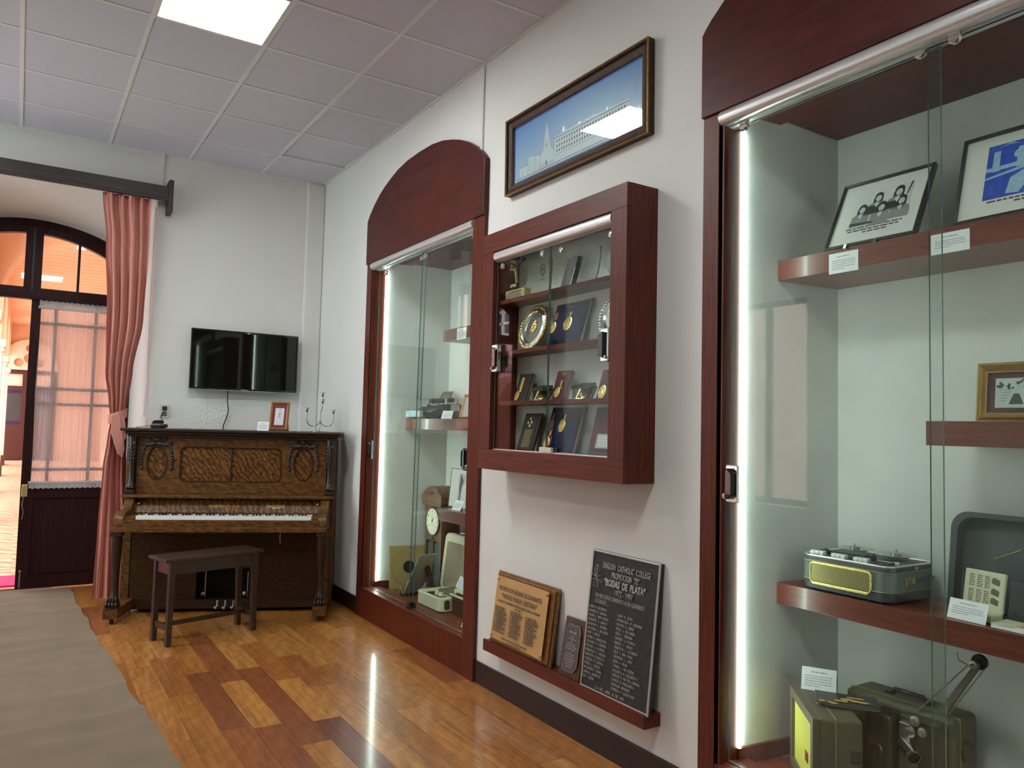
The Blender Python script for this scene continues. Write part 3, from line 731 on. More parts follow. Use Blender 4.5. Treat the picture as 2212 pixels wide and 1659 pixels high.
for z in (-.026, .026):
    obj('receptacle', MB().box(-.02, .02, -.011, -.006, z-.017, z+.017), 'grey', ou, bevel=.003)
obj('plug', MB().box(-.018, .016, -.045, -.009, .006, .04), 'black', ou, bevel=.006, label='black plug in the upper socket')

# ------------------------------------------------------------------ the two tall display cabinets
def cabinet(name, label, n, post_hi, post_lo, split, tilt, knobs, shelves, zrail=2.725):
    hi, lo = n['hi'], n['lo']; yc = (hi+lo)/2
    c = thing(name, label, 'display cabinet', (0, yc, 0), group='arched display cabinets built into the right wall')
    Wd = dict(parent=c, world=True)
    obj('post', MB().box(-.025, .0, post_hi[0], post_hi[1], 0, 2.757), 'maho', bevel=.002, **Wd)
    obj('post', MB().box(-.025, .0, post_lo[0], post_lo[1], 0, 2.757), 'maho', bevel=.002, **Wd)
    obj('jamb', MB().box(-.024, .085, hi-.016, hi+.001, ZN0, 2.77).box(-.024, -.004, hi-.024, hi+.001, .2, 2.72), 'maho', **Wd)
    obj('jamb', MB().box(-.024, .085, lo-.001, lo+.016, ZN0, 2.77), 'maho', **Wd)
    hw = (post_hi[1]-post_lo[0])/2; hc = (post_hi[1]+post_lo[0])/2
    ar = [(0, 3.408), (.2, 3.402), (.36, 3.380), (.5, 3.343), (.60, 3.310), (.69, 3.272), (.79, 3.215), (.874, 3.152), (.905, 3.122), (.919, 3.10)]
    ar = [(d*hw/.919, z) for d, z in ar]
    poly = [(hc+hw+.004, 2.755), (hc+hw+.004, 3.10)]+[(hc+d, z) for d, z in ar[::-1][1:]]+[(hc-d, z) for d, z in ar[1:-1]]+[(hc-hw-.004, 3.10), (hc-hw-.004, 2.755)]
    obj('header', MB().prism(poly, 'x', -.036, 0), 'mahod', bevel=.003, **Wd)
    obj('plinth', MB().box(-.022, -.001, lo, hi, 0, .205), 'maho', **Wd)
    obj('sill', MB().box(-.026, .125, lo, hi, .203, .222).box(.125, .14, lo, hi, .19, .215), 'mahoy', bevel=.002, **Wd)
    obj('bottom_board', MB().box(.02, XB-.002, n['bl']+.0, n['bh']-.0, .182, .20).box(.0, .3, lo+.004, hi-.004, .182, .1995), 'shelf', **Wd)
    obj('top_board', MB().box(.0, .3, lo+.002, hi-.002, ZN1, ZN1+.018).box(.2, XB, n['bl'], n['bh'], ZN1-.001, ZN1+.017), 'mahod', **Wd)
    k = MB()
    k.prism([(.085, hi-.006), (.085, hi-.024), (XB-.005, n['bh']-.02), (XB-.005, n['bh']-.002)], 'z', .2, .262)
    k.prism([(.085, lo+.006), (.085, lo+.024), (XB-.005, n['bl']+.02), (XB-.005, n['bl']+.002)], 'z', .2, .262)
    k.box(XB-.02, XB-.004, n['bl'], n['bh'], .2, .262)
    obj('kick_board', k, 'maho', **Wd)
    obj('rail', MB().tube([(-.016, lo+.003, zrail), (-.016, hi-.01, zrail)], .031, 20), 'alu', smooth=40, **Wd)
    obj('rail_channel', MB().box(.008, .044, lo+.003, hi-.016, zrail-.03, zrail+.04), 'alu', **Wd)
    for y, x in ((hi-.02, .087), (lo+.02, .087)):
        obj('led_strip', MB().box(x, x+.010, y-.005, y+.005, .262, 2.70), 'led', **Wd)
    # sliding glass panels on chrome rollers
    def pane(x, ya, yb, ta, tb):
        p = [(ya+ta, .228), (yb+tb, .228), (yb, zrail-.03), (ya, zrail-.03)]
        m = MB().prism(p, 'x', x-.004, x+.004, mi=1, mcap=0)
        return m
    g1 = obj('glass_door', pane(.036, split[0], hi-.018, tilt, 0), ['glass', 'glassedge'], **Wd)
    g2 = obj('glass_door', pane(.020, lo+.018, split[1], 0, tilt), ['glass', 'glassedge'], **Wd)
    for i, (y, z) in enumerate(knobs):
        g = g1 if i < 2 else g2
        x = .032 if i < 2 else .016
        obj('roller_knob', MB().lathe([(.019, 0), (.021, -.004), (.021, -.012), (.017, -.017), (.0, -.018)], (x, y, z), 20, axis='x'), 'chrome', g, world=True, smooth=40)
        obj('roller_bracket', MB().box(x-.004, x, y-.006, y+.006, z, z+.035), 'nickel', g, world=True)
    for g, y, s in ((g1, hi-.055, 1), (g2, lo+.055, -1)):
        h = obj('handle', MB().box(-.012, .0, y-.038, y+.038, 1.21, 1.357), 'chrome', g, world=True, bevel=.006)
        h2 = MB().prism([(y+s*.01, 1.225), (y-s*.004, 1.225), (y-s*.026, 1.24), (y-s*.026, 1.325), (y-s*.004, 1.342), (y+s*.01, 1.342)], 'x', -.034, -.010)
        obj('grip', h2, 'blackgloss', g, world=True, bevel=.005)
        obj('lock_barrel', MB().lathe([(.011, 0), (.011, -.012), (.0, -.013)], (-.012, y+s*.018, 1.235), 14, axis='x'), 'nickel', g, world=True, smooth=40)
    obj('bottom_guide', MB().box(.0, .05, split[0]+tilt-.02, split[0]+tilt+.035, .221, .235).box(.006, .014, split[0]+tilt-.02, split[0]+tilt+.03, .235, .262).box(.026, .032, split[0]+tilt-.02, split[0]+tilt+.03, .235, .262).box(.041, .048, split[0]+tilt-.02, split[0]+tilt+.03, .235, .262), 'black', bevel=.001, **Wd)
    for (ya, yb, zt) in shelves:
        def lim(x): return (n['bh']+(hi-n['bh'])*(XB-x)/(XB-.03)-.004, n['bl']+(lo-n['bl'])*(XB-x)/(XB-.03)+.004)
        a0, b0 = lim(.29); a1, b1 = lim(XB-.002)
        poly = [(.29, max(ya, b0)), (.29, min(yb, a0)), (XB-.003, min(yb, a1)), (XB-.003, max(ya, b1))]
        obj('shelf', MB().prism(poly, 'z', zt-.083, zt), 'shelf', bevel=.0015, **Wd)
    return c
cabA = cabinet('display_cabinet', 'far display cabinet beside the piano with arched red-brown header and lit glass front', N1, (5.69, 5.79), (3.945, 4.068), (4.84, 4.87), .05,
               [(5.52, 2.655), (4.89, 2.66), (4.80, 2.66), (4.115, 2.66)], [(0, 5.045, 2.185), (4.52, 9, 1.533), (0, 5.03, .882)])
cabB = cabinet('display_cabinet', 'near display cabinet at the right with lit glass front holding a tape recorder', N2, (2.103, 2.186), (.34, .417), (1.259, 1.290), 0,
               [(2.02, 2.685), (1.315, 2.695), (1.20, 2.69), (.47, 2.69)], [(.90, 9, 2.192), (0, 1.455, 1.535), (.80, 9, .882)])

# ------------------------------------------------------------------ shallow wall case between them
Y0, Y1, Z0, Z1, DP = 2.475, 3.682, 1.252, 2.544, .177
yi0, yi1, zi0, zi1 = 2.581, 3.572, 1.358, 2.438
wc = thing('wall_case', 'shallow red-brown wall case of medals and trophies between the tall cabinets', 'display case', (0, (Y0+Y1)/2, Z0))
Wd = dict(parent=wc, world=True)
obj('frame_stile', MB().box(-DP, -DP+.022, Y0, yi0, zi0+.0004, zi1-.0004), 'maho', bevel=.0015, **Wd)
obj('frame_stile', MB().box(-DP, -DP+.022, yi1, Y1, zi0+.0004, zi1-.0004), 'maho', bevel=.0015, **Wd)
obj('frame_rail', MB().box(-DP-.0003, -DP+.022, Y0, Y1, zi1, Z1), 'mahoy', bevel=.0015, **Wd)
obj('frame_rail', MB().box(-DP-.0003, -DP+.022, Y0, Y1, Z0, zi0), 'mahoy', bevel=.0015, **Wd)
obj('side_panel', MB().box(-DP+.022, 0, Y0, Y0+.02, Z0, Z1), 'maho', **Wd)
obj('side_panel', MB().box(-DP+.022, 0, Y1-.02, Y1, Z0, Z1), 'maho', **Wd)
obj('top_panel', MB().box(-DP+.022, 0, Y0+.02, Y1-.02, Z1-.02, Z1), 'mahoy', **Wd)
obj('bottom_panel', MB().box(-DP+.022, 0, Y0+.02, Y1-.02, Z0, zi0), 'mahoy', **Wd)
obj('liner', MB().box(-DP+.022, 0, yi1-.002, Y1-.02, zi0, Z1-.02), 'maho', **Wd)
obj('liner', MB().box(-DP+.022, 0, Y0+.02, yi0+.002, zi0, Z1-.02), 'maho', **Wd)
obj('back_panel', MB().box(-.008, 0, Y0+.02, Y1-.02, zi0, Z1-.02), 'wall', **Wd)
SH = (2.168, 1.889, 1.620)
for z in SH: obj('shelf', MB().box(-.137, -.008, yi0+.002, yi1-.002, z-.022, z), 'mahoy', bevel=.001, **Wd)
obj('rail', MB().tube([(-.150, yi0+.002, 2.410), (-.150, yi1-.002, 2.410)], .031, 20), 'alu', smooth=40, **Wd)
obj('bottom_track', MB().box(-.155, -.13, yi0, yi1, zi0-.001, zi0+.006), 'alu', **Wd)
def wpane(x, ya, yb): return MB().prism([(ya, 1.364), (yb, 1.364), (yb, 2.385), (ya, 2.385)], 'x', x-.003, x+.003, mi=1, mcap=0)
ga = obj('glass_door', wpane(-.150, 3.066, yi1-.003), ['glass', 'glassedge'], **Wd)
gb = obj('glass_door', wpane(-.140, yi0+.003, 3.09), ['glass', 'glassedge'], **Wd)
for g, x, y, z in ((ga, -.153, 3.505, 2.347), (ga, -.153, 3.13, 2.350), (gb, -.143, 2.985, 2.343), (gb, -.143, 2.612, 2.345)):
    obj('roller_knob', MB().lathe([(.015, 0), (.017, -.004), (.017, -.010), (.013, -.014), (.0, -.015)], (x, y, z), 18, axis='x'), 'chrome', g, world=True, smooth=40)
for g, y, s, z in ((ga, 3.535, 1, 1.85), (gb, 2.61, -1, 1.85)):
    obj('handle', MB().box(-.181, -.153, y-.028, y+.028, z-.075, z+.075), 'chrome', g, world=True, bevel=.005)
    obj('grip', MB().prism([(y+s*.006, z-.06), (y-s*.03, z-.045), (y-s*.03, z+.045), (y+s*.006, z+.06)], 'x', -.195, -.178), 'blackgloss', g, world=True, bevel=.004)
    obj('lock_barrel', MB().lathe([(.008, 0), (.008, -.01), (0, -.011)], (-.181, y+s*.016, z-.055), 12, axis='x'), 'nickel', g, world=True, smooth=40)
obj('door_clip', MB().box(-.168, -.152, 3.01, 3.11, 1.362, 1.387), 'almond', bevel=.002, label='small white plastic door clip', **Wd)
obj('door_clip', MB().box(-.152, -.136, 2.985, 3.01, 1.362, 1.385), 'black', bevel=.002, **Wd)

# ------------------------------------------------------------------ framed architect's print
pf = thing('framed_print', 'long gilt framed blue print of a church and school high on the wall', 'picture', (0, 3.10, 2.805), (R(1.2), 0, FACE))
pf.rotation_euler = (R(.8), 0, FACE)
PW, PH, T = 1.178, .425, .044
obj('frame', MB().ring(PW, PH, T, -.034, 0, bev=.008), 'bronze', pf)
obj('outer_rim', MB().ring(PW+.012, PH+.012, .014, -.042, -.0, z0=-.006, bev=.006), 'bronze', pf)
obj('gold_bead', MB().ring(PW+.014, PH+.014, .006, -.044, -.034, z0=-.007, bev=.002), 'giltframe', pf)
obj('inner_rim', MB().ring(PW-2*T+.010, PH-2*T+.010, .006, -.026, -.005, z0=T-.005, bev=.002), 'giltframe', pf)
obj('border', MB().box(-PW/2+T, PW/2-T, -.012, -.008, T, PH-T), 'blueborder', pf)
pr = obj('print', MB().box(-PW/2+T+.016, PW/2-T-.016, -.0135, -.012, T+.016-.21, PH-T-.016-.21), 'skyprint', pf)
pr.location = (0, 0, .21)
x0, x1, zb = -PW/2+T+.016, PW/2-T-.016, T+.016
pw = MB(); ink = MB(); yy = -.0137; y2 = -.0141
GZ = lambda x: zb+.012      # pavement line
pw.flat([(x0, zb), (x1, zb), (x1, GZ(x1)), (x0, GZ(x0))], yy)
for a, b, h in ((.045, .13, .06), (.13, .19, .10), (.19, .245, .09)):
    pw.flat([(x0+a, zb+.01), (x0+b, zb+.01), (x0+b, zb+.01+h), (x0+a, zb+.01+h)], yy)
pw.flat([(x0+.245, zb+.01), (x0+.385, zb+.01), (x0+.38, zb+.08), (x0+.345, zb+.11), (x0+.335, zb+.16), (x0+.306, zb+.258), (x0+.285, zb+.16), (x0+.28, zb+.11), (x0+.245, zb+.08)], yy)
pw.flat([(x0+.383, zb+.01), (x0+.97, zb+.01), (x0+.97, zb+.15), (x0+.46, zb+.155), (x0+.383, zb+.15)], yy)
obj('print_buildings', pw, plain('print_white', srgb(206, 212, 222), .4), pf)
def ln(a, b, wd=.0016):
    d = Vector((b[0]-a[0], b[1]-a[1])); n_ = Vector((-d.y, d.x)).normalized()*wd/2
    ink.flat([(a[0]-n_.x, a[1]-n_.y), (b[0]-n_.x, b[1]-n_.y), (b[0]+n_.x, b[1]+n_.y), (a[0]+n_.x, a[1]+n_.y)], y2)
ln((x0+.01, zb+.010), (x1, zb+.010), .003); ln((x0+.383, zb+.142), (x0+.97, zb+.140), .003); ln((x0+.383, zb+.05), (x0+.97, zb+.05), .0015)
for a, b, h in ((.045, .13, .06), (.13, .19, .10), (.19, .245, .09)):
    ln((x0+a, zb+.01), (x0+a, zb+.01+h)); ln((x0+a, zb+.01+h), (x0+b, zb+.01+h)); ln((x0+b, zb+.01), (x0+b, zb+.01+h))
    ln((x0+(a+b)/2-.01, zb+.02), (x0+(a+b)/2-.01, zb+h))
for k in range(10): ln((x0+.25+.013*k, zb+.012), (x0+.25+.013*k, zb+.036))
for k in range(26):
    for z in (.062, .088, .114): ink.flat([(x0+.40+.0215*k, zb+z), (x0+.407+.0215*k, zb+z), (x0+.407+.0215*k, zb+z+.012), (x0+.4035+.0215*k, zb+z+.016), (x0+.40+.0215*k, zb+z+.012)], y2)
for p_ in (((.28, .11), (.306, .25)), ((.335, .11), (.306, .25)), ((.285, .12), (.306, .15)), ((.327, .12), (.306, .15)), ((.245, .08), (.28, .11)), ((.345, .11), (.38, .08)), ((.28, .16), (.335, .16)), ((.26, .02), (.26, .075)), ((.365, .02), (.365, .075))):
    ln((x0+p_[0][0], zb+p_[0][1]), (x0+p_[1][0], zb+p_[1][1]), .0008)
ln((x0+.306, zb+.02), (x0+.306, zb+.045), .009); ln((x0+.306, zb+.12), (x0+.306, zb+.135), .006)
ln((x0+.012, zb+.03), (x0+.012, zb+.12), .001); ln((x1-.04, zb+.15), (x1-.04, zb+.23), .0012)
obj('print_lines', ink, 'inkdark', pf)
obj('glazing', MB().box(-PW/2+T-.002, PW/2-T+.002, -.018, -.016, T-.002, PH-T+.002), 'glass', pf)

# ------------------------------------------------------------------ ledge and its three plaques
lg = thing('wall_ledge', 'narrow red-brown wall ledge carrying three plaques', 'shelf', (0, 3.07, .25))
obj('board', MB().box(-.092, 0, -.652, .652, 0, .055), 'mahoy', lg, bevel=.0015)
obj('lip', MB().box(-.092, -.082, -.652, .652, .055, .061), 'mahoy', lg, bevel=.001)
ZL = .305
def lean(name, label, cat, y, wd, h, xb, xt, z, group=None, yaw=0):
    a = math.asin((xt-xb)/h)
    return thing(name, label, cat, (xb, y, z), (-a, 0, FACE+yaw), group)
p1 = lean('plaque', 'large engraved brass plaque on a wooden board, left on the ledge', 'plaque', 3.40, .57, .385, -.078, -.028, ZL)
obj('backboard', MB().box(-.285, .285, .006, .022, 0, .385), 'plaquewood', p1, bevel=.004)
obj('backboard_step', MB().box(-.272, .272, -.004, .007, .012, .373), 'plaquewood', p1, bevel=.004)
def bend(u, v):
    x = -.262+.50*u; z = .028+.332*v
    return (x, -.008-.012*max(0, u-.55)**2*4, z)
obj('brass_sheet', MB().grid(bend, 14, 8), 'brass', p1, smooth=60)
for x, z in ((-.25, .345), (.225, .345), (-.25, .045), (.225, .045)):
    obj('stud', MB().ball((x, -.014-(.008 if x > 0 else 0), z), (.008, .006, .008), 10), 'brass', p1, smooth=60)
tx = MB(); q = -.0175
tx.text('PROMOCION BODAS DE DIAMANTE', .034, -.02, .290, q, sx=.72)
tx.text('"MADRE MARIA CRISTINA"', .036, -.02, .252, q, sx=.78)
tx.text('CON GRATITUD Y RECONOCIMIENTO A NUESTRO QUERIDO COLEGIO EN SU CENTENARIO', .016, -.02, .228, q, sx=.60)
tx.text('(1906 - 1996)', .014, -.02, .212, q, sx=.7)
rg = random.Random(3)
for cx in (-.235, -.085, .06):
    for k in range(14): tx.words(cx, cx+rg.uniform(.085, .125), .198-.0098*k, .0055, q, rg)
tx.text('RECUERDO DE LOS 75 AÑOS DE NUESTRA GRADUACION', .013, -.02, .044, q, sx=.72)
tx.words(-.08, .05, .034, .004, q, rg)
obj('lettering', tx, 'inkdark', p1)
p2 = lean('plaque', 'small walnut plaque with a notched dark metal plate, middle of the ledge', 'plaque', 2.960, .16, .275, -.075, -.030, ZL)
obj('backboard', MB().box(-.08, .08, -.002, .018, 0, .275), 'plaquedark', p2, bevel=.005)
ol = [(-.045, .035), (-.008, .03), (-.005, .036), (-.002, .03), (.035, .033), (.058, .06), (.058, .12), (.052, .124), (.058, .13), (.058, .185), (.05, .19), (.058, .196), (.058, .215), (.04, .245), (.005, .243), (.0, .236), (-.005, .244), (-.035, .246), (-.058, .22), (-.058, .16), (-.053, .155), (-.058, .15), (-.058, .09), (-.053, .085), (-.058, .08), (-.058, .06)]
obj('metal_plate', MB().prism(ol, 'y', -.009, -.004), 'pewterd', p2, bevel=.0015)
obj('plate_rim', MB().tube([(x, -.009, z) for x, z in ol], .0016, 5, closed=True), 'nickel', p2)
tx = MB(); tx.words(-.03, .025, .205, .009, -.0096, rg)
for k, (a, b) in enumerate(((.01, .01), (.03, .03), (.008, .008), (.035, .03), (.04, .04), (.04, .035), (.004, .004), (.035, .03), (.042, .035), (.04, .04), (.04, .03), (.03, .03), (.025, .02))): tx.words(-a, b, .188-.0115*k, .005, -.0096, rg)
obj('lettering', tx, 'nickel', p2)
p3 = lean('plaque', 'tall black cast plaque of names with a Maltese cross, right on the ledge', 'plaque', 2.630, .452, .62, -.082, -.018, ZL)
obj('slab', MB().box(-.226, .226, 0, .016, 0, .62), 'slab', p3)
obj('rim', MB().ring(.452, .62, .009, -.006, .002, bev=.001), 'pewter', p3)
tx = MB(); q = -.003; e = .0022
tx.text('ENGLISH  CATHOLIC  COLLEGE', .037, .016, .546, q, sx=.60, ext=e)
tx.text('PROMOCION  "72"', .037, .014, .510, q, sx=.60, ext=e)
tx.text('"BODAS  DE  PLATA"', .042, .012, .472, q, sx=.70, ext=e, bold=.0012)
tx.text('1972 - 1997', .036, .012, .438, q, sx=.70, ext=e)
tx.text('EN RECONOCIMIENTO A SU QUERIDO', .026, -.178, .410, q, 'LEFT', sx=.72, ext=e)
tx.text('COLEGIO....', .026, -.178, .385, q, 'LEFT', sx=.72, ext=e)
A = ['ALBA  M.  ELIZABETH', 'ALFARO  M.  SANDRA', 'ARANA  J.  RINA TERESA', 'ARAMAYO  A.  NANCY', 'ARAMAYO  L.  SANDRA', 'ANTONIO  A.  MA. LUISA', 'ASIN  I.  FATIMA', 'CUSSIO  A.  ENRIQUETA', 'DEGLANE  D.  CARMIÑA', 'ESCALAR  A.  LOURDES', 'FERRUFINO  V.  CINTHIA', 'GRIFFITHS  M. MARITZA', 'GUZMAN  M.  SUSANA', 'IBAÑEZ  A.  NEYZA', 'INCHAUSTI  P.  EMMA', 'LAMA  M.  JANNETTE', 'LEE  Y  ELENA']
B = ['LUJAN  M.  SILVIA', 'MENDIZABAL  M.  ROXANA', 'MONTES  O.  JENNY', 'PEREZ  R.  MA. ISABEL', 'PEÑA  T.  VIRGINIA', 'RAMIREZ  O.  MONICA', 'RENGEL  V.  GEMMA', 'REINTCHS  C.  ELIZABETH', 'RIOS  S.  ANA  MARIA', 'SAAVEDRA  C.  GABY', 'SILVA  O.  PILAR', 'TAVERA  L.  MA. TERESA', 'URQUIETA  N.  ELIZABETH  T.', 'ZAIDUNI  R. MA. DEL CARMEN', 'ZAPATA  B.  MARGARITA', 'ZEBALLOS  ROSARIO', 'ZORRILLA  P.  ROSSE MARY']
for k, s in enumerate(A): tx.text(s, .0180, -.212, .357-.0195*k, q, 'LEFT', sx=.72, ext=.0014)
for k, s in enumerate(B): tx.text(s, .0180, -.016, .354-.0195*k, q, 'LEFT', sx=.72, ext=.0014)
tx.text('LA  PAZ,  ABRIL  26  DE  1997', .019, -.02, .017, q, sx=.78, ext=.0014)
obj('lettering', tx, 'pewter', p3)
cr = MB(); cx, cz = -.184, .495
for a in (0, 90, 180, 270):
    c_, s_ = math.cos(R(a)), math.sin(R(a))
    pts = [(cx+x*c_-z*s_, -.003, cz+x*s_+z*c_) for x, z in ((.004, .005), (.018, .040), (-.018, .040), (-.004, .005))]
    cr.tube(pts, .0017, 5, closed=True)
cr.tube([(cx-.010, -.003, cz+.046), (cx-.006, -.003, cz+.058), (cx, -.003, cz+.048), (cx+.006, -.003, cz+.058), (cx+.010, -.003, cz+.046)], .0016, 5)
cr.tube([(cx-.005, -.003, cz+.045), (cx, -.003, cz), (cx+.005, -.003, cz+.045)], .0016, 5)
obj('cross_emblem', cr, 'pewter', p3)

# ------------------------------------------------------------------ piano
pt = R(-23.2)
PO = Vector((-1.65838, 6.30705, 0)); PA = Vector((math.cos(pt), math.sin(pt), 0))
piano = thing('upright_piano', 'old carved dark oak upright piano standing at an angle in the corner', 'piano', PO+PA*.718, (0, 0, pt))
P = lambda n_, mb, mat, **k: obj(n_, mb, mat, piano, **k)
P('lid', MB().box(-.825, .825, .23, .66, 1.385, 1.408), 'oakdark', bevel=.006)
P('cornice', MB().box(-.80, .80, .255, .65, 1.362, 1.386).box(-.782, .782, .275, .64, 1.342, 1.364), 'oakdark', bevel=.007)
for s in (-1, 1):
    P('side_panel', MB().box(s*.785-(.0 if s < 0 else .03), s*.785+(.03 if s < 0 else 0), .30, .65, .06, 1.345), 'oak', bevel=.002)
    # scrolled cheek beside the keyboard
    pl = [(.32, .878), (.235, .878), (.205, .865), (.185, .83), (.15, .80), (.06, .795), (.01, .775), (-.02, .735), (-.022, .69), (.32, .69)]
    P('cheek', MB().prism(pl, 'x', s*.722-.034, s*.722+.034), 'oak', bevel=.006, smooth=50)
    P('pilaster_base', MB().box(s*.744-.036, s*.744+.036, .26, .33, .905, .935), 'oakdark', bevel=.004)
    pr_ = [(.026, .935), (.036, .945), (.035, .965), (.026, .985), (.020, 1.02), (.021, 1.10), (.028, 1.18), (.036, 1.25), (.038, 1.285), (.033, 1.31), (.036, 1.325), (.036, 1.343)]
    P('pilaster', MB().lathe(pr_, (s*.744, .30, 0), 14, sy=1.0), 'carved', smooth=50)
    lf = MB()
    for k in range(5):
        zz = 1.285-.028*k
        for d in (-1, 1): lf.ball((s*.744+d*(.016-.001*k), .272+.002*k, zz), (.013, .008, .020), 8)
        lf.ball((s*.744, .264+.003*k, zz-.01), (.008, .006, .018), 8)
    P('acanthus_carving', lf, 'carved', smooth=60)
    lf = MB()
    for d in (-.018, 0, .018): lf.ball((s*.744+d, .272, .952), (.012, .012, .014), 8)
    P('paw_carving', lf, 'carved', smooth=60)
# upper front with recessed oval and centre panels
zA, zB = .905, 1.345
OV = [(-.570, 1.143), (.535, 1.145)]
ovs = [[(cx+.074*math.cos(2*math.pi*k/32), cz+.131*math.sin(2*math.pi*k/32)) for k in range(32)] for cx, cz in OV]
cpan = rrect(-.398, .362, 1.003, 1.270, .04, 6)
P('upper_panel', MB().holes([(-.715, zA), (.715, zA), (.715, zB), (-.715, zB)], ovs+[cpan], 'y', .318, .335), 'oak')
P('upper_backing', MB().box(-.76, .76, .342, .36, zA, zB), 'oakdark')
for o_ in OV: P('oval_panel', MB().prism([(o_[0]+.08*math.cos(2*math.pi*k/32), o_[1]+.137*math.sin(2*math.pi*k/32)) for k in range(32)], 'y', .333, .342), 'oakfig')
P('centre_panel', MB().box(-.40, -.021, .330, .342, 1.0, 1.272), 'oakfig')
P('centre_panel', MB().box(-.015, .365, .330, .342, 1.0, 1.272), 'oakfig')
P('panel_divider', MB().box(-.024, -.012, .318, .336, 1.0, 1.272), 'oakdark', bevel=.003)
mo = MB()
for lp in ovs+[cpan]: mo.tube([(x, .318, z) for x, z in lp], .005, 6, closed=True)
P('panel_moulding', mo, 'oakdark', smooth=60)
for cx, cz in OV:
    g = MB()
    rr = random.Random(5)
    for d in (-.034, .034): g.tube([(cx+d+.030*math.cos(R(a)), .312, cz+.185+.014*math.sin(R(a))) for a in range(0, 360, 36)], .008, 6, closed=True)
    g.ball((cx, .310, cz+.178), (.016, .010, .016), 8)
    for sd in (-1, 1):
        for k in range(8):
            t = k/7; g.ball((cx+sd*(.02+.075*t), .312, cz+.150-.012*math.sin(t*3.1)), (.015, .008, .013+.004*rr.random()), 7)
        for k in range(9):
            t = k/8; a = R(52-62*t)
            g.ball((cx+sd*(.055+.058*math.cos(a)), .312, cz+.02+.135*math.sin(a)-.03*t), (.0115-.003*abs(t-.4), .007, .012), 7)
        g.ball((cx+sd*.108, .312, cz-.045), (.012, .007, .016), 7)
    P('garland_carving', g, 'carved', smooth=60)
P('lock_rail', MB().box(-.785, .785, .205, .345, .879, .903), 'oak', bevel=.004)
fb = MB().prism([(.30, .879), (.285, .879), (.205, .772), (.205, .752), (.225, .752)], 'x', -.688, .688)
P('fallboard', fb, 'oakfig')
ft = MB(); sl = math.atan2(.08, .107)
ft.T = Matrix.Translation((0, .2400, .820)) @ Matrix.Rotation(-sl, 4, 'X')
ft.text('KINGSTON', .019, -.093, -.004, -.0015, sx=1.15, ext=.0003); ft.words(-.14, -.045, -.012, .003, -.0015, rg)
ft.text('ROSA BROSS & CO', .017, .345, .0, -.0015, sx=1.0, ext=.0003); ft.add([(.285, -.0015, -.010), (.41, -.0015, -.010), (.41, -.0015, -.006), (.285, -.0015, -.006)], [(0, 1, 2, 3)]); ft.words(.322, .378, -.022, .005, -.0015, rg)
P('fallboard_lettering', ft, 'palegold')
P('fallboard_knob', MB().ball((-.665, .245, .835), .011, 10), 'brass', smooth=60)
P('fallboard_knob', MB().ball((.665, .245, .835), .011, 10), 'brass', smooth=60)
P('key_slip', MB().box(-.688, .702, -.032, .0, .69, .742), 'oak', bevel=.003)
P('key_block', MB().box(-.688, -.616, .0, .2, .69, .762), 'oak', bevel=.004)
P('key_block', MB().box(.642, .690, .0, .2, .69, .762), 'oak', bevel=.004)
P('keybed', MB().box(-.757, .757, -.062, .62, .655, .692), 'oak', bevel=.004)
P('under_moulding', MB().box(-.40, .30, -.03, .30, .642, .656), 'oakdark', bevel=.003)
kw = 1.252/52; kx = -.611
wk = None; bk = None
for i in range(52):
    if wk is None: wk = k_ = P('white_key', MB().box(0, kw-.0012, .0, .16, .735, .767), 'ivory', bevel=.0012, bseg=1)
    else: k_ = wk.copy(); COL.objects.link(k_)
    k_.location = (kx+i*kw, 0, rng.uniform(-.0006, .0006))
    if i < 51 and (i+5) % 7 not in (2, 6):
        if bk is None: bk = b_ = P('black_key', MB().prism([(.055, .766), (.062, .779), (.16, .779), (.16, .766)], 'x', -.006, .006), 'blackgloss', bevel=.001, bseg=1)
        else: b_ = bk.copy(); COL.objects.link(b_)
        b_.location = (kx+(i+1)*kw, 0, 0)
P('key_felt', MB().box(-.62, .645, .158, .205, .74, .752), 'maroon')
for s in (-1, 1):
    x = s*.727
    P('leg_cap', MB().box(x-.04, x+.04, -.055, .03, .625, .656), 'oakdark', bevel=.005)
    lp = [(.034, .63), (.037, .60), (.036, .54), (.031, .46), (.025, .36), (.0225, .27), (.024, .22), (.029, .185), (.037, .16), (.046, .142), (.049, .125), (.045, .112)]
    lg_ = MB(); base = len(lg_.v)
    lg_.lathe(lp, (x, -.012, 0), 16)
    for k in range(len(lg_.v)):
        v = lg_.v[k]; t = max(0, (.26-v.z)/.15); v.y -= .018*t*t; v.y += .014*math.sin((v.z-.1)*5.8)
    P('leg', lg_, 'oakdark', smooth=50)
    cl = MB()
    for d in (-.033, -.011, .011, .033):
        cl.ball((x+d, -.066, .138), (.0125, .020, .022), 8); cl.ball((x+d*.8, -.048, .165), (.010, .012, .028), 8)
    P('claw_foot', cl, 'carved', smooth=60)
    P('toe_block', MB().box(x-.05, x+.05, -.075, .40, .040, .114), 'oak', bevel=.003)
    P('caster', MB().lathe([(.014, -.012), (.02, -.008), (.02, .008), (.014, .012)], (x, -.04, .0205), 14, axis='x'), 'carved', smooth=50)
    P('caster', MB().lathe([(.014, -.012), (.02, -.008), (.02, .008), (.014, .012)], (x, .36, .0205), 14, axis='x'), 'carved', smooth=50)
    P('leg_side', MB().box(s*.74-.02, s*.74+.02, .28, .45, .1, .655), 'oak')
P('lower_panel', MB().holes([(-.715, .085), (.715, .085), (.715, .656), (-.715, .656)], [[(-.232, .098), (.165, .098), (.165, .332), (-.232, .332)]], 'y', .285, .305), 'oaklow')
P('pedal_well', MB().box(-.25, .18, .42, .43, .08, .35).box(-.25, -.235, .30, .43, .08, .35).box(.168, .18, .30, .43, .08, .35).box(-.25, .18, .3, .43, .335, .35), 'wellblack')
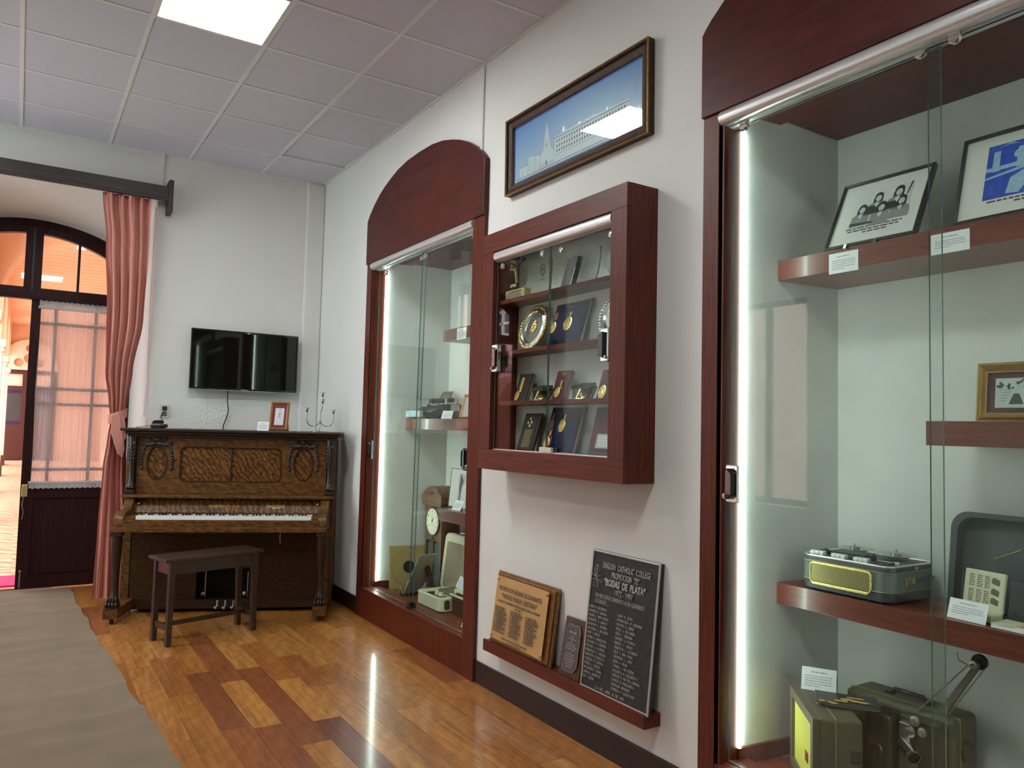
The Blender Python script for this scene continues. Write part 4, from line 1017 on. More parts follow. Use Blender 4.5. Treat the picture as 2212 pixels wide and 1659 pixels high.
P('bottom_rail', MB().box(-.715, .715, .275, .42, .03, .095), 'oakdark')
P('added_shade_board', MB().box(-.70, .70, .33, .60, .02, .06), 'black')  # black board added to stand in for shade under the piano
for x in (-.175, .145): P('tracker_rod', MB().tube([(x, .35, .10), (x, .35, .30)], .006, 8).ball((x-.02, .345, .125), (.02, .008, .022), 8), 'nickel', smooth=60)
for x in (-.062, -.002, .058): P('pedal', MB().box(x-.011, x+.011, .20, .30, .045, .055).tube([(x, .205, .05), (x, .19, .053)], .012, 8).box(x-.008, x+.008, .262, .275, .05, .095), 'steel', bevel=.003)
P('side_lever', MB().tube([(.415, .02, .64), (.413, .02, .60), (.418, .02, .565)], .0035, 6), 'nickel')

# ------------------------------------------------------------------ things on the piano lid (z 1.408)
def on_piano(lx, ly): 
    c_, s_ = math.cos(pt), math.sin(pt)
    return (PO+PA*.718)+Vector((lx*c_-ly*s_, lx*s_+ly*c_, 1.408))
ph = thing('framed_photo', 'small gilt photo frame with red mat standing on the piano', 'picture', on_piano(.315, .42)+Vector((0, 0, .004)), (R(-13), 0, pt+R(-8)))
obj('frame', MB().ring(.15, .235, .019, -.012, .006, bev=.005), 'giltframe', ph)
obj('mat_board', MB().box(-.06, .06, -.002, .004, .015, .22), 'red', ph)
obj('photo', MB().box(-.036, .036, -.0035, -.002, .045, .185), 'photo', ph)
ph_ = MB().flat([(-.03, .05), (.026, .05), (.018, .12), (.022, .145), (.0, .155), (-.016, .145), (-.02, .11)], -.0042)
obj('print_figure', ph_, 'photolight', ph); obj('print_sash', MB().flat([(-.012, .14), (.018, .144), (.004, .128), (.014, .085), (.0, .118), (-.014, .09), (-.003, .13)], -.0047), 'grey3', ph)
obj('print_head', MB().disc(.002, .165, .010, .012, -.0045), 'grey2', ph)
obj('easel_back', MB().prism([(.006, .14), (.012, .14), (.10, .012), (.085, .012), (.006, .06)], 'x', .035, .062), 'black', ph)
cd = thing('caption_card', 'white folded caption card on the piano beside the photo frame', 'card', on_piano(.195, .43), (R(-20), 0, pt))
obj('front', MB().box(-.045, .045, 0, .0012, 0, .075), 'white', cd)
obj('rear', MB().prism([(.0012, .075), (.0024, .075), (.05, .016), (.048, .016)], 'x', -.045, .045), 'white', cd)
t_ = MB(); t_.words(-.022, .025, .058, .004, -.0006, rg)
for k in range(7): t_.words(-.036, .036, .048-.006*k, .0025, -.0006, rg)
obj('print', t_, 'ink', cd)
ca = thing('candelabra', 'thin steel four-cup candelabra on the right end of the piano', 'candle holder', on_piano(.642, .44), (0, 0, pt+R(4)))
obj('base', MB().lathe([(.075, 0), (.075, .004), (.03, .008), (.006, .012)], n=28), 'steel', ca, smooth=40)
obj('stem', MB().tube([(0, 0, .01), (0, 0, .13), (.004, 0, .17), (.012, .004, .21), (.016, 0, .24)], .0042, 8), 'steel', ca, smooth=60)
obj('stem', MB().tube([(-.004, .004, .10), (-.002, .006, .14), (.008, .004, .17), (.016, -.003, .2), (.014, -.004, .245), (.014, 0, .292)], .0042, 8), 'steel', ca, smooth=60)
def jarm(s, z): return [(0, 0, .10)]+[(s*(.054-.052*math.cos(R(a))), 0, .098-.052*math.sin(R(a))) for a in range(20, 181, 16)]+[(s*.106, 0, z)]
obj('arm', MB().tube(jarm(-1, .165), .0042, 8), 'steel', ca, smooth=60)
obj('arm', MB().tube(jarm(1, .155), .0042, 8), 'steel', ca, smooth=60)
cup = [(.007, 0), (.010, .004), (.0125, .022), (.0125, .030), (.026, .032), (.026, .0335), (.011, .033), (.009, .008)]
for x, z in ((-.106, .160), (.106, .150), (.016, .232), (.014, .288)): obj('candle_cup', MB().lathe([(r, z+h) for r, h in cup], (x, 0, 0), 16), 'steel', ca, smooth=40)
bd = thing('black_adapter', 'black adapter box with a coiled cable on the left end of the piano', 'adapter', on_piano(-.60, .42), (0, 0, pt+R(10)))
obj('lower_box', MB().box(-.055, .055, -.03, .03, 0, .03), 'black', bd, bevel=.008)
obj('upper_box', MB().prism([(-.05, .034), (.035, .034), (.045, .052), (.02, .066), (-.035, .062)], 'y', -.022, .022), 'blackgloss', bd, bevel=.004)
obj('coil', MB().tube([(.04+.028*math.cos(R(a)), -.02+.03*math.sin(R(a)), .012+.0016*(a/60)) for a in range(0, 720, 24)], .0045, 6), 'rubber', bd, smooth=60)
lead = MB().tube([tuple(on_piano(-.57, .45)+Vector((0, 0, .05))), (-1.335, 6.90, 1.50), (-1.31, 6.93, 1.545), (-1.297, 6.95, 1.57)], .0035, 6)
obj('lead', lead, 'rubber', bd, smooth=60)
for o in [c for c in bd.children if c.name.startswith('lead')]:
    o.matrix_parent_inverse = (Matrix.Translation(bd.location) @ Matrix.Rotation(pt+R(10), 4, 'Z')).inverted()
tl = MB().tube([tuple(on_piano(-.655, .42)+Vector((0, 0, .02))), tuple(on_piano(-.70, .40)+Vector((0, 0, .012))), tuple(on_piano(-.76, .40)+Vector((0, 0, .004)))], .0025, 6)
o = obj('tail', tl, 'rubber', bd, smooth=60)
o.matrix_parent_inverse = (Matrix.Translation(bd.location) @ Matrix.Rotation(pt+R(10), 4, 'Z')).inverted()

# ------------------------------------------------------------------ bench
bn = thing('piano_bench', 'narrow dark wooden piano bench in front of the keyboard', 'bench', (-1.163, 5.677, 0), (0, 0, R(16)))
obj('top', MB().box(-.352, .352, -.132, .132, .545, .567), 'bench', bn, bevel=.004)
for s in (-1, 1):
    obj('long_apron', MB().box(-.30, .30, s*.108-.009, s*.108+.009, .46, .546), 'bench', bn)
    obj('end_apron', MB().box(s*.297-.009, s*.297+.009, -.10, .10, .46, .546), 'benchend' if s < 0 else 'bench', bn, label='maroon painted end' if s < 0 else None)
    obj('end_stretcher', MB().box(s*.302-.009, s*.302+.009, -.09, .09, .095, .135), 'bench', bn, bevel=.002)
    for t in (-1, 1):
        lm = MB().prism([(s*.297-.02, .546), (s*.297+.02, .546), (s*.305+.016, 0), (s*.305-.016, 0)], 'y', t*.105-.018, t*.105+.018)
        obj('leg', lm, 'bench', bn, bevel=.002)
obj('long_stretcher', MB().box(-.30, .30, -.009, .009, .105, .135), 'bench', bn, bevel=.002)
#ITEMS

# ------------------------------------------------------------------ helpers for exhibits
def card(name, label, loc, rot, wd=.11, h=.07, lines=5, stand=True, title=True, seed=1):
    c = thing(name, label, 'card', loc, rot, 'printed caption cards')
    obj('face', MB().box(-wd/2, wd/2, 0, .0012, 0, h), 'white', c)
    t = MB(); g = random.Random(seed)
    if title: t.words(-wd*.22, wd*.22, h*.78, h*.045, -.0005, g)
    for k in range(lines): t.words(-wd*.40, wd*.40*(1 if k < lines-1 else .1), h*(.60-.105*k), h*.035, -.0005, g)
    obj('print', t, 'ink', c)
    if stand: obj('stand', MB().prism([(.0012, h*.9), (.0022, h*.9), (h*.55, .001), (h*.53, .001)], 'x', -wd*.3, wd*.3), 'white', c)
    return c
def ribbon(t, x, z, w_, h, y, cols, name='ribbon'):
    k = len(cols)
    for i, c in enumerate(cols):
        a = x-w_/2+w_*i/k
        obj(name, MB().box(a, a+w_/k, y-.0015, y, z, z+h), c, t)

# ------------------------------------------------------------------ far cabinet
ZB = .2005
sl_ = thing('record_sleeve', 'worn kraft paper record sleeve with a round hole, propped in the far cabinet', 'record', (.335, 5.585, ZB), (R(-7), 0, R(-8.4)))
hole = [(.048*math.cos(2*math.pi*k/20), .165+.048*math.sin(2*math.pi*k/20)) for k in range(20)]
obj('sleeve', MB().holes([(-.16, 0), (.16, 0), (.16, .33), (-.16, .33)], [hole], 'y', 0, .004), 'kraft', sl_)
obj('record', MB().lathe([(.148, .0045), (.148, .0065)], (0, 0, .165), 40, axis='y'), 'typeb', sl_, label='black record seen through the hole')
obj('wear_mark', MB().tube([(.145*math.cos(2*math.pi*k/32), -.0004, .165+.145*math.sin(2*math.pi*k/32)) for k in range(32)], .002, 4, closed=True), 'kraftd', sl_)
ef = thing('easel_frame', 'photo frame seen from behind, leaning on a dark wooden easel leg', 'picture', (.262, 5.39, ZB), (R(34), 0, R(6)))
obj('backboard', MB().box(-.078, .072, -.008, .002, 0.008, .40), 'backing', ef, bevel=.002)
obj('photo', MB().box(-.078, .078, .002, .0035, .012, .395), 'grey3', ef)
obj('easel_leg', MB().prism([(-.010, .29), (-.026, .29), (-.30, .152), (-.29, .138), (-.010, .255)], 'x', .015, .045), 'darkwood', ef)
obj('foot_bar', MB().box(-.09, .10, -.03, .006, -.004, .018), 'darkwood', ef, bevel=.003)
card('caption_card', 'small white card on the floor of the far cabinet, left of the easel frame', (.17, 5.42, ZB), (R(-14), 0, R(-118)), .085, .065, 4, seed=3)
card('caption_card', 'small white card leaning at the foot of the dark easel leg', (.315, 5.345, ZB+.02), (R(-20), 0, R(-60)), .07, .075, 4, stand=False, seed=4)
obj('paper_rest', MB().box(.17, .25, 5.08, 5.16, ZB, ZB+.085), 'darkwood', ef) if False else None

ck = thing('pendulum_clock', 'walnut pendulum wall clock with arched top and white dial in the far cabinet', 'clock', (.46, 5.425, ZB), (0, 0, FACE))
obj('case', MB().holes([(-.135, 0), (.135, 0), (.135, .70), (-.135, .70)], [rrect(-.112, .112, .02, .385, .02)], 'y', -.01, .12), 'clockwood', ck, bevel=.003)
obj('case_back', MB().box(-.12, .12, .09, .118, .01, .69), 'darkwood', ck)
hd = [(-.165, .675), (.165, .675), (.165, .74), (.15, .745), (.14, .765)]+[(x, z) for x, z in arc(0, .735, .125, 18, 162, 14, .075)]+[(-.14, .765), (-.15, .745), (-.165, .74)]
obj('crown', MB().prism(hd, 'y', -.035, .12), 'clockwood', ck, bevel=.006)
obj('crown_base', MB().box(-.155, .155, -.03, .12, .655, .677), 'clockwood', ck, bevel=.004)
cv = MB()
for d in (-.025, 0, .025): cv.ball((d, -.037, .755), (.016, .006, .012), 8)
obj('crown_carving', cv, 'darkwood', ck, smooth=60)
obj('dial', MB().lathe([(.102, -.012), (.102, -.02), (0, -.021)], (0, 0, .535), 36, axis='y'), 'dial', ck, smooth=30)
obj('dial_rim', MB().tube([(.104*math.cos(2*math.pi*k/36), -.018, .535+.104*math.sin(2*math.pi*k/36)) for k in range(36)], .006, 6, closed=True), 'steel', ck, smooth=60)
nu = MB()
for k, s in enumerate(('12', '1', '2', '3', '4', '5', '6', '7', '8', '9', '10', '11')):
    a = R(90-30*k); nu.text(s, .026, .080*math.cos(a), .535+.080*math.sin(a)-.009, -.0222, sx=.9)
for dx in (-.022, .022): nu.disc(dx, .505, .005, .005, -.0224, 10)
obj('numerals', nu, 'inkdark', ck)
hn = MB(); 
for a, l, w_ in ((93, .078, .0035), (58, .052, .007)):
    c_, s_ = math.cos(R(a)), math.sin(R(a))
    hn.flat([(-s_*w_-.01*c_, .535+c_*w_-.01*s_), (c_*l, .535+s_*l), (s_*w_-.01*c_, .535-c_*w_-.01*s_)], -.0232 if w_ < .005 else -.0228)
hn.disc(0, .535, .007, .007, -.0234, 12)
obj('hands', hn, 'inkdark', ck)
gl = []
for s in (-1, 1):
    top = [(x, z) for x, z in arc(s*.056, .345, .050, 0, 180, 10, .035)]
    obj('door_pane', MB().prism([(s*.056-.05, .03), (s*.056+.05, .03)]+top, 'y', .0, .004), 'greyd', ck)
obj('door_bar', MB().box(-.006, .006, -.012, .006, .02, .40), 'clockwood', ck, bevel=.002)
obj('door_ornament', MB().ball((0, -.012, .405), (.014, .006, .012), 8).ball((-.022, -.012, .398), (.010, .005, .006), 8).ball((.022, -.012, .398), (.010, .005, .006), 8), 'darkwood', ck, smooth=60)
dk = thing('wooden_case', 'dark brown upright wooden case standing behind the pendulum clock', 'box', (.55, 5.15, ZB), (0, 0, FACE))
obj('body', MB().box(-.105, .105, 0, .07, 0, .73), 'darkwood', dk, bevel=.003)
obj('top_moulding', MB().box(-.108, .108, -.004, .072, .73, .742), 'darkwood', dk, bevel=.003)

rp = thing('record_player', 'cream portable record player with two knobs on the floor of the far cabinet', 'record player', (.28, 4.915, ZB), (0, 0, FACE))
obj('base', MB().prism(rrect(-.185, .185, -.12, .13, .045), 'z', .008, .100), 'cream', rp, bevel=.006, smooth=40)
obj('bottom_band', MB().prism(rrect(-.182, .182, -.117, .127, .045), 'z', 0, .012), 'darkmetal', rp)
obj('control_plate', MB().prism(rrect(-.06, .15, -.10, -.04, .006), 'z', .100, .103), 'darkmetal', rp)
obj('deck_edge', MB().prism(rrect(-.165, .16, -.10, -.025, .02), 'z', .099, .1012), 'cream', rp)
for x in (.055, .112): obj('knob', MB().lathe([(.019, .103), (.020, .113), (.015, .116), (.013, .128), (.0, .129)], (x, -.072, 0), 18), 'cream', rp, smooth=40)
obj('side_handle', MB().prism(rrect(-.085, -.045, .022, .088, .016), 'x', .183, .194), 'darkwood', rp, bevel=.003, label='dark oval side grip')
obj('deck', MB().prism(rrect(-.06, .40, -.02, .30, .03), 'z', .101, .117), 'olivedeck', rp, bevel=.004)
obj('turntable', MB().lathe([(.125, .117), (.127, .121), (.122, .131), (.0, .132)], (.20, .14, 0), 36), 'olivedeck', rp, smooth=40)
obj('turntable_mat', MB().lathe([(.11, .132), (.11, .135), (0, .1355)], (.20, .14, 0), 36), 'rubber', rp)
obj('tone_arm', MB().box(.17, .40, .0, .028, .135, .16).box(.17, .20, -.005, .032, .125, .15), 'cream', rp, bevel=.006)
obj('tone_arm_rest', MB().box(.18, .40, -.045, -.025, .121, .133), 'cream', rp, bevel=.004)
li = obj('speaker_lid', MB().prism(rrect(-.235, .235, 0, .42, .05), 'y', 0, .06), 'cream', rp, bevel=.012, smooth=40, label='cream lid with a speaker standing behind the deck')
li.location = (-.085, .135, .06); li.rotation_euler = (R(-6), 0, 0)
obj('speaker_cloth', MB().prism(rrect(-.18, .18, .03, .36, .025), 'y', -.003, .001), 'creamcloth', li)
obj('lid_handle', MB().tube([(-.06, .03, .42), (-.05, .03, .434), (.05, .03, .434), (.06, .03, .42)], .006, 6), 'cream', li)
bx = thing('dark_box', 'dark brown box beside the cream record player', 'box', (.24, 4.55, ZB), (0, 0, FACE))
obj('body', MB().box(-.15, .135, 0, .10, 0, .112), 'darkwood', bx, bevel=.004)
obj('lid', MB().box(-.152, .137, -.002, .102, .112, .122), 'typeb', bx, bevel=.002)
card('caption_card', 'white card standing on the deck of the cream record player', (.345, 4.80, ZB+.137), (R(-22), R(8), R(-95)), .115, .085, 6, stand=False, seed=5)
rs = obj('card_post', MB().box(-.012, .012, .003, .006, -.12, .05), 'white', None) if False else None
card('caption_card', 'white card near the sill of the far cabinet, in front of the dark box', (.085, 4.255, ZB+.003), (R(-15), 0, R(-95)), .105, .085, 6, seed=6)
ib = thing('small_black_box', 'small flat black gadget behind the white card at the sill', 'gadget', (.13, 4.40, ZB), (0, 0, R(-80)))
obj('body', MB().box(-.03, .03, -.02, .02, 0, .02), 'black', ib, bevel=.004); obj('button', MB().lathe([(.006, .02), (.005, .024), (0, .0245)], n=12), 'nickel', ib)

ty = thing('typewriter', 'old black typewriter with round keys on the middle shelf of the far cabinet', 'typewriter', (.30, 5.475, 1.5335), (0, 0, FACE))
for x in (-.12, .12):
    for y in (.04, .27): obj('foot', MB().lathe([(.014, 0), (.012, .014)], (x, y, 0), 12), 'rubber', ty)
sd = [(-.005, .014), (.33, .014), (.33, .10), (.30, .125), (.19, .125), (.165, .085), (.10, .072), (.0, .040)]
for s in (-1, 1): obj('side_plate', MB().prism(sd, 'x', s*.138-.006, s*.138+.006), 'typeb', ty, bevel=.003)
obj('body', MB().box(-.132, .132, .15, .32, .02, .118), 'typeb', ty, bevel=.006)
obj('base_pan', MB().box(-.132, .132, .0, .32, .014, .026), 'typeb', ty)
obj('front_board', MB().box(-.14, .14, -.03, -.012, .012, .062), 'palebox', ty, bevel=.004, label='pale front board')
obj('space_bar', MB().box(-.075, .075, -.008, .006, .050, .058), 'typeb', ty, bevel=.003)
for r_ in range(4):
    for k in range(10):
        x = -.108+.0235*k+.005*(r_ % 2); y = .022+.026*r_; z = .056+.012*r_
        obj('key', MB().lathe([(.0085, z), (.0095, z+.003), (.0075, z+.0045), (0, z+.0047)], (x, y, 0), 10), 'nickel', ty) if (r_, k) == (0, 0) else None
        if (r_, k) == (0, 0): k0 = ty.children[-1]; base_ = Vector((x, y, z))
        else:
            o = k0.copy(); COL.objects.link(o); o.location = Vector((x, y, z))-base_
obj('type_basket', MB().grid(lambda u, v: (.085*(1-.3*v)*math.cos(R(200+140*u)), .165+.03*v+.03*math.sin(R(200+140*u)), .105+.02*v), 16, 3), 'nickel', ty)
obj('carriage', MB().tube([(-.165, .215, .150), (.165, .215, .150)], .019, 16), 'typeb', ty, smooth=40)
obj('carriage_frame', MB().box(-.15, .15, .235, .26, .118, .15).box(-.152, -.14, .17, .27, .115, .165).box(.14, .152, .17, .27, .115, .165), 'nickel', ty, bevel=.003)
obj('platen_knob', MB().lathe([(.017, .165), (.017, .188), (.012, .19), (0, .19)], (0, .215, .150), 14, axis='x').lathe([(.017, -.165), (.017, -.188), (.012, -.19), (0, -.19)], (0, .215, .150), 14, axis='x'), 'typeb', ty, smooth=40)
obj('return_lever', MB().tube([(-.15, .2, .158), (-.158, .10, .160), (-.155, .07, .172), (-.152, .068, .185)], .003, 6), 'nickel', ty)
pp = MB().prism([(-.10, 0), (.10, 0), (.088, .062), (.078, .072), (-.078, .072), (-.088, .062)], 'y', 0, .003)
po_ = obj('paper_rest', pp, 'papertable', ty, label='brown paper rest with gold lettering'); po_.location = (0, .238, .160); po_.rotation_euler = (R(-28), 0, 0)
obj('lettering', MB().text('ROYAL', .036, .01, .014, -.0008, sx=1.0).text('*', .036, -.072, .006, -.0008), 'palegold', po_)
obj('ribbon_spool', MB().lathe([(.026, .118), (.026, .124), (.0, .125)], (-.085, .185, 0), 18).lathe([(.026, .118), (.026, .124), (.0, .125)], (.085, .185, 0), 18), 'nickel', ty, smooth=40)
obj('side_mechanism', MB().box(.145, .150, .22, .30, .07, .115).tube([(.148, .25, .09), (.152, .25, .09)], .024, 14).tube([(.150, .29, .13), (.150, .32, .165), (.150, .335, .14), (.150, .335, .10)], .003, 6), 'nickel', ty, bevel=.001)
card('caption_card', 'white card on the middle shelf edge in front of the typewriter', (.297, 4.975, 1.5335), (R(-20), 0, R(-72)), .105, .062, 4, seed=7)
gf = thing('leaning_gilt_frame', 'gilt frame leaning on the middle shelf to the right of the typewriter', 'picture', (.43, 4.86, 1.5335), (R(-16), 0, R(-78)))
obj('frame', MB().ring(.24, .19, .022, -.012, .008, bev=.005), 'giltframe', gf); obj('photo', MB().box(-.10, .10, -.002, .004, .02, .17), 'grey2', gf)
fp = thing('matted_photo', 'tall photograph in a wide cream mat on the bottom shelf of the far cabinet', 'picture', (.43, 4.98, .883), (R(-5), 0, FACE))
obj('mat_board', MB().box(-.17, .17, 0, .006, 0, .28), 'matcream', fp); obj('edge', MB().ring(.346, .286, .005, -.002, .008, z0=-.001), 'framblack', fp)
obj('photo', MB().box(-.045, .13, -.0012, 0, .03, .25), 'grey2', fp)
obj('print_figure', MB().flat([(-.02, .25), (.03, .20), (.01, .16), (.0, .09), (-.01, .03), (-.025, .03), (-.018, .10), (-.03, .15)], -.0018), 'photodark', fp)
obj('print_dress', MB().flat([(.0, .03), (.01, .15), (.06, .19), (.10, .12), (.12, .03)], -.0016), 'photolight', fp)
card('caption_card', 'white card in front of the cream matted photo on the far cabinet bottom shelf', (.335, 4.86, .8835), (R(-28), 0, FACE), .125, .075, 5, seed=8)
card('caption_card', 'white card fixed to the front edge of the top shelf of the far cabinet', (.2885, 4.763, 2.095), (0, 0, FACE), .135, .082, 5, stand=False, seed=9)

# ------------------------------------------------------------------ near cabinet
def blackframe(name, label, y, wd, h, xb, xt, z, fw=.012):
    a = math.asin((xt-xb)/h)
    t = thing(name, label, 'picture', (xb, y, z), (-a, 0, FACE), 'framed photographs on the top shelf')
    obj('frame', MB().ring(wd, h, fw, -.010, .012, bev=.003), 'framblack', t)
    obj('mat_board', MB().box(-wd/2+.006, wd/2-.006, .0, .006, .006, h-.006), 'matcream', t)
    return t
f1 = blackframe('framed_photo', 'black framed photo of five young women on the top shelf of the near cabinet', 1.672, .364, .315, .298, .437, 2.1925)
obj('photo', MB().box(-.105, .115, -.0012, 0, .095, .255), 'photo', f1)
PB = MB(); PG = MB(); PL = MB(); PM = MB()
def person(x, z, s, hair='photodark'):
    PG.flat([(x-.036*s, z-.075*s), (x+.036*s, z-.075*s), (x+.034*s, z-.03*s), (x+.012*s, z-.016*s), (x-.012*s, z-.016*s), (x-.034*s, z-.03*s)], -.0018)
    PB.disc(x, z+.006*s, .0165*s, .0175*s, -.0022, 14); PB.flat([(x-.018*s, z), (x-.018*s, z-.022*s), (x-.008*s, z-.018*s), (x+.008*s, z-.018*s), (x+.018*s, z-.022*s), (x+.018*s, z)], -.00225)
    PL.disc(x+.001, z-.004*s, .0112*s, .0135*s, -.0026, 12)
    PM.disc(x+.001-.004*s, z-.001*s, .0018*s, .0012*s, -.0029, 6); PM.disc(x+.001+.004*s, z-.001*s, .0018*s, .0012*s, -.0029, 6); PM.flat([(x-.003*s, z-.010*s), (x+.005*s, z-.010*s), (x+.001, z-.012*s)], -.0029)
    PL.flat([(x-.010*s, z-.03*s), (x+.0, z-.045*s), (x+.008*s, z-.028*s), (x+.0, z-.02*s)], -.0023)
person(-.012, .215, 1.05); person(.068, .222, 1.15); 
PB.flat([(-.06, .14), (.10, .15), (.10, .18), (-.05, .18)], -.0019)
person(-.068, .172, 1.05); person(.012, .165, 1.1); person(.088, .175, 1.05)
PB.flat([(-.105, .097), (.0, .097), (-.02, .105), (-.105, .112)], -.0027)
PB.flat([(.108, .255), (.115, .255), (.104, .20), (.100, .20)], -.0020)
obj('print_shadows', PB, 'photodark', f1); obj('print_clothes', PG, 'grey3', f1); obj('print_faces', PL, 'photolight', f1); obj('print_features', PM, 'photodark', f1)
tx = MB(); tx.words(-.115, .11, .082, .006, -.0006, rg); tx.words(-.105, .10, .070, .006, -.0006, rg); tx.words(-.04, .055, .058, .006, -.0006, rg)
obj('caption', tx, 'inkdark', f1)
for x in (-.085, .035): obj('shelf_clip', MB().box(x-.006, x+.006, -.014, .004, -.012, .006), 'steel', f1, bevel=.001)
f2 = blackframe('framed_photo', 'black framed blue duotone photo of arches on the top shelf of the near cabinet', 1.155, .43, .325, .312, .40, 2.1925)
obj('photo', MB().box(-.13, .15, -.0012, 0, .075, .275), 'photoblue', f2)
B1 = MB(); 
for k in range(4):
    x = -.10+.075*k
    B1.flat([(x-.012, .175), (x+.012, .175), (x+.010, .25), (x-.010, .25)], -.0018)
    B1.flat([(x+.0, .262), (x+.0375, .274), (x+.075, .262), (x+.0375, .268)], -.0018)
B1.flat([(-.13, .178), (.15, .182), (.15, .198), (-.13, .192)], -.0019)
B1.flat([(-.13, .148), (.0, .168), (.15, .150), (.15, .158), (.0, .178), (-.13, .156)], -.002)
B1.flat([(-.06, .085), (-.05, .14), (-.012, .16), (.0, .135), (.012, .16), (.045, .14), (.055, .10), (.03, .085), (.0, .11), (-.02, .08)], -.0021)
B1.disc(-.03, .225, .018, .016, -.0022)
obj('print_highlights', B1, 'photocyan', f2)
tx = MB(); tx.words(-.115, .14, .062, .006, -.0006, rg); tx.words(-.03, .05, .050, .006, -.0006, rg); obj('caption', tx, 'inkdark', f2)
card('caption_card', 'white card fixed to the top shelf edge below the photo of five women', (.2885, 1.766, 2.098), (0, 0, FACE), .123, .078, 5, stand=False, seed=10)
card('caption_card', 'white card fixed to the top shelf edge below the blue photo', (.2885, 1.368, 2.102), (0, 0, FACE), .128, .070, 4, stand=False, seed=11)

gp = thing('gilt_photo', 'gilt framed black and white crowd photo with maroon mat on the middle shelf', 'picture', (.50, 1.222, 1.536), (R(-6), 0, FACE))
obj('frame', MB().ring(.335, .203, .032, -.014, .008, bev=.008), 'giltframe', gp)
obj('outer_bead', MB().ring(.341, .209, .007, -.012, .0, z0=-.003, bev=.002), 'goldtrim', gp)
obj('inner_bead', MB().ring(.285, .153, .006, -.010, .0, z0=.025, bev=.002), 'goldtrim', gp)
obj('mat_board', MB().box(-.145, .145, -.001, .004, .028, .175), 'maroon', gp)
obj('photo', MB().box(-.112, .112, -.0022, -.001, .050, .152), 'photo', gp)
g = MB(); g2 = MB(); r_ = random.Random(4)
for k in range(26):
    x = -.105+.21*r_.random(); z = .115+.032*r_.random(); g.disc(x, z, .004+.004*r_.random(), .003+.003*r_.random(), -.0026-.00002*k, 7)
g.flat([(-.068, .062), (-.022, .062), (-.036, .098), (-.052, .100)], -.0032); g.flat([(-.005, .085), (.02, .08), (.012, .115), (.0, .11)], -.0032)
for k in range(5): g.flat([(-.108, .072+.009*k), (-.08+.006*k, .074+.010*k), (-.08+.006*k, .076+.010*k)], -.0027)
g2.flat([(-.058, .098), (-.034, .098), (-.03, .12), (-.05, .125)], -.0033); g2.flat([(-.012, .09), (.004, .088), (.01, .12), (-.006, .124)], -.0034)
obj('print_crowd', g, 'photodark', gp); obj('print_blouses', g2, 'photolight', gp)
obj('glazing', MB().box(-.142, .142, -.006, -.005, .03, .172), 'glass', gp)

tr_ = thing('tape_recorder', 'grey portable reel tape recorder with brass grille on the lower shelf', 'tape recorder', (.29, 1.770, .8835), (0, 0, FACE))
RX, RY = .188, .292
fo = rrect(-RX, RX, 0, RY, .045, 8)
obj('lower_case', MB().prism(fo, 'z', .006, .040), 'greyd', tr_, bevel=.004, smooth=40)
obj('middle_case', MB().prism(fo, 'z', .040, .112), 'grey', tr_, smooth=40)
obj('upper_band', MB().prism(rrect(-RX-.002, RX+.002, -.002, RY+.002, .046, 8), 'z', .112, .130), 'greyd', tr_, bevel=.003, smooth=40)
for z in (.041, .1115): obj('piping', MB().tube([(x, y, z) for x, y in rrect(-RX-.001, RX+.001, -.001, RY+.001, .046, 8)], .0016, 5, closed=True), 'grillegold', tr_)
obj('deck_rim', MB().tube([(x, y, .130) for x, y in rrect(-RX+.004, RX-.004, .004, RY-.004, .042, 8)], .005, 6, closed=True), 'alu', tr_, smooth=60)
obj('deck', MB().prism(rrect(-RX+.006, RX-.006, .006, RY-.006, .04, 8), 'z', .126, .131), 'greyd', tr_)
for x in (-.14, .14):
    for y in (.03, .26): obj('foot', MB().lathe([(.012, 0), (.011, .007)], (x, y, 0), 10), 'rubber', tr_)
gx0, gx1, gz0, gz1 = -.135, .115, .030, .106
fr = rrect(gx0, gx1, gz0, gz1, .014, 5)
obj('grille_back', MB().prism(fr, 'y', -.003, .0), 'grilledark', tr_)
obj('grille_frame', MB().tube([(x, -.004, z) for x, z in fr], .0042, 8, closed=True), 'goldtrim', tr_, smooth=60)
obj('grille_sill', MB().tube([(gx0+.01, -.006, gz0-.001), (gx1-.01, -.006, gz0-.001)], .0055, 8), 'goldtrim', tr_, smooth=60)
sm = None
for k in range(12):
    z = gz0+.0075+.0056*k
    if sm is None: sm = o = obj('grille_slat', MB().box(gx0+.005, gx1-.005, -.0058, -.003, -.0012, .0012), 'grillegold', tr_)
    else: o = sm.copy(); COL.objects.link(o)
    o.location = (0, 0, z)
obj('clasp', MB().box(RX-.001, RX+.006, .085, .135, .068, .088).box(RX+.004, RX+.010, .080, .088, .064, .092).box(RX+.004, RX+.010, .132, .140, .064, .092), 'goldtrim', tr_, bevel=.001)
obj('carry_strap', MB().box(RX, RX+.007, .14, .27, .072, .086), 'greyd', tr_, bevel=.002)
obj('lock_button', MB().lathe([(.006, 0), (.006, .004), (0, .005)], (RX+.001, .155, .121), 10, axis='x'), 'brass', tr_)
kk = None
for gk in range(3):
    for k in range(3):
        x = -.158+.092*gk+.0195*k
        if kk is None:
            kk = o = obj('piano_key', MB().prism([(.022, .131), (.022, .143), (.026, .147), (.044, .147), (.050, .131)], 'x', -.0092, .0092), 'ivory', tr_, bevel=.002)
        else: o = kk.copy(); COL.objects.link(o)
        o.location = (x+.01, 0, 0)
obj('head_cover', MB().prism([(.05, .131), (.05, .142), (.065, .150), (.115, .152), (.13, .146), (.13, .131)], 'x', -.085, .055), 'greyd', tr_, bevel=.003)
for k in range(7): obj('cover_rib', MB().box(-.083, .053, .056+.010*k, .060+.010*k, .149, .1545), 'lid', tr_, bevel=.001) if k < 7 else None
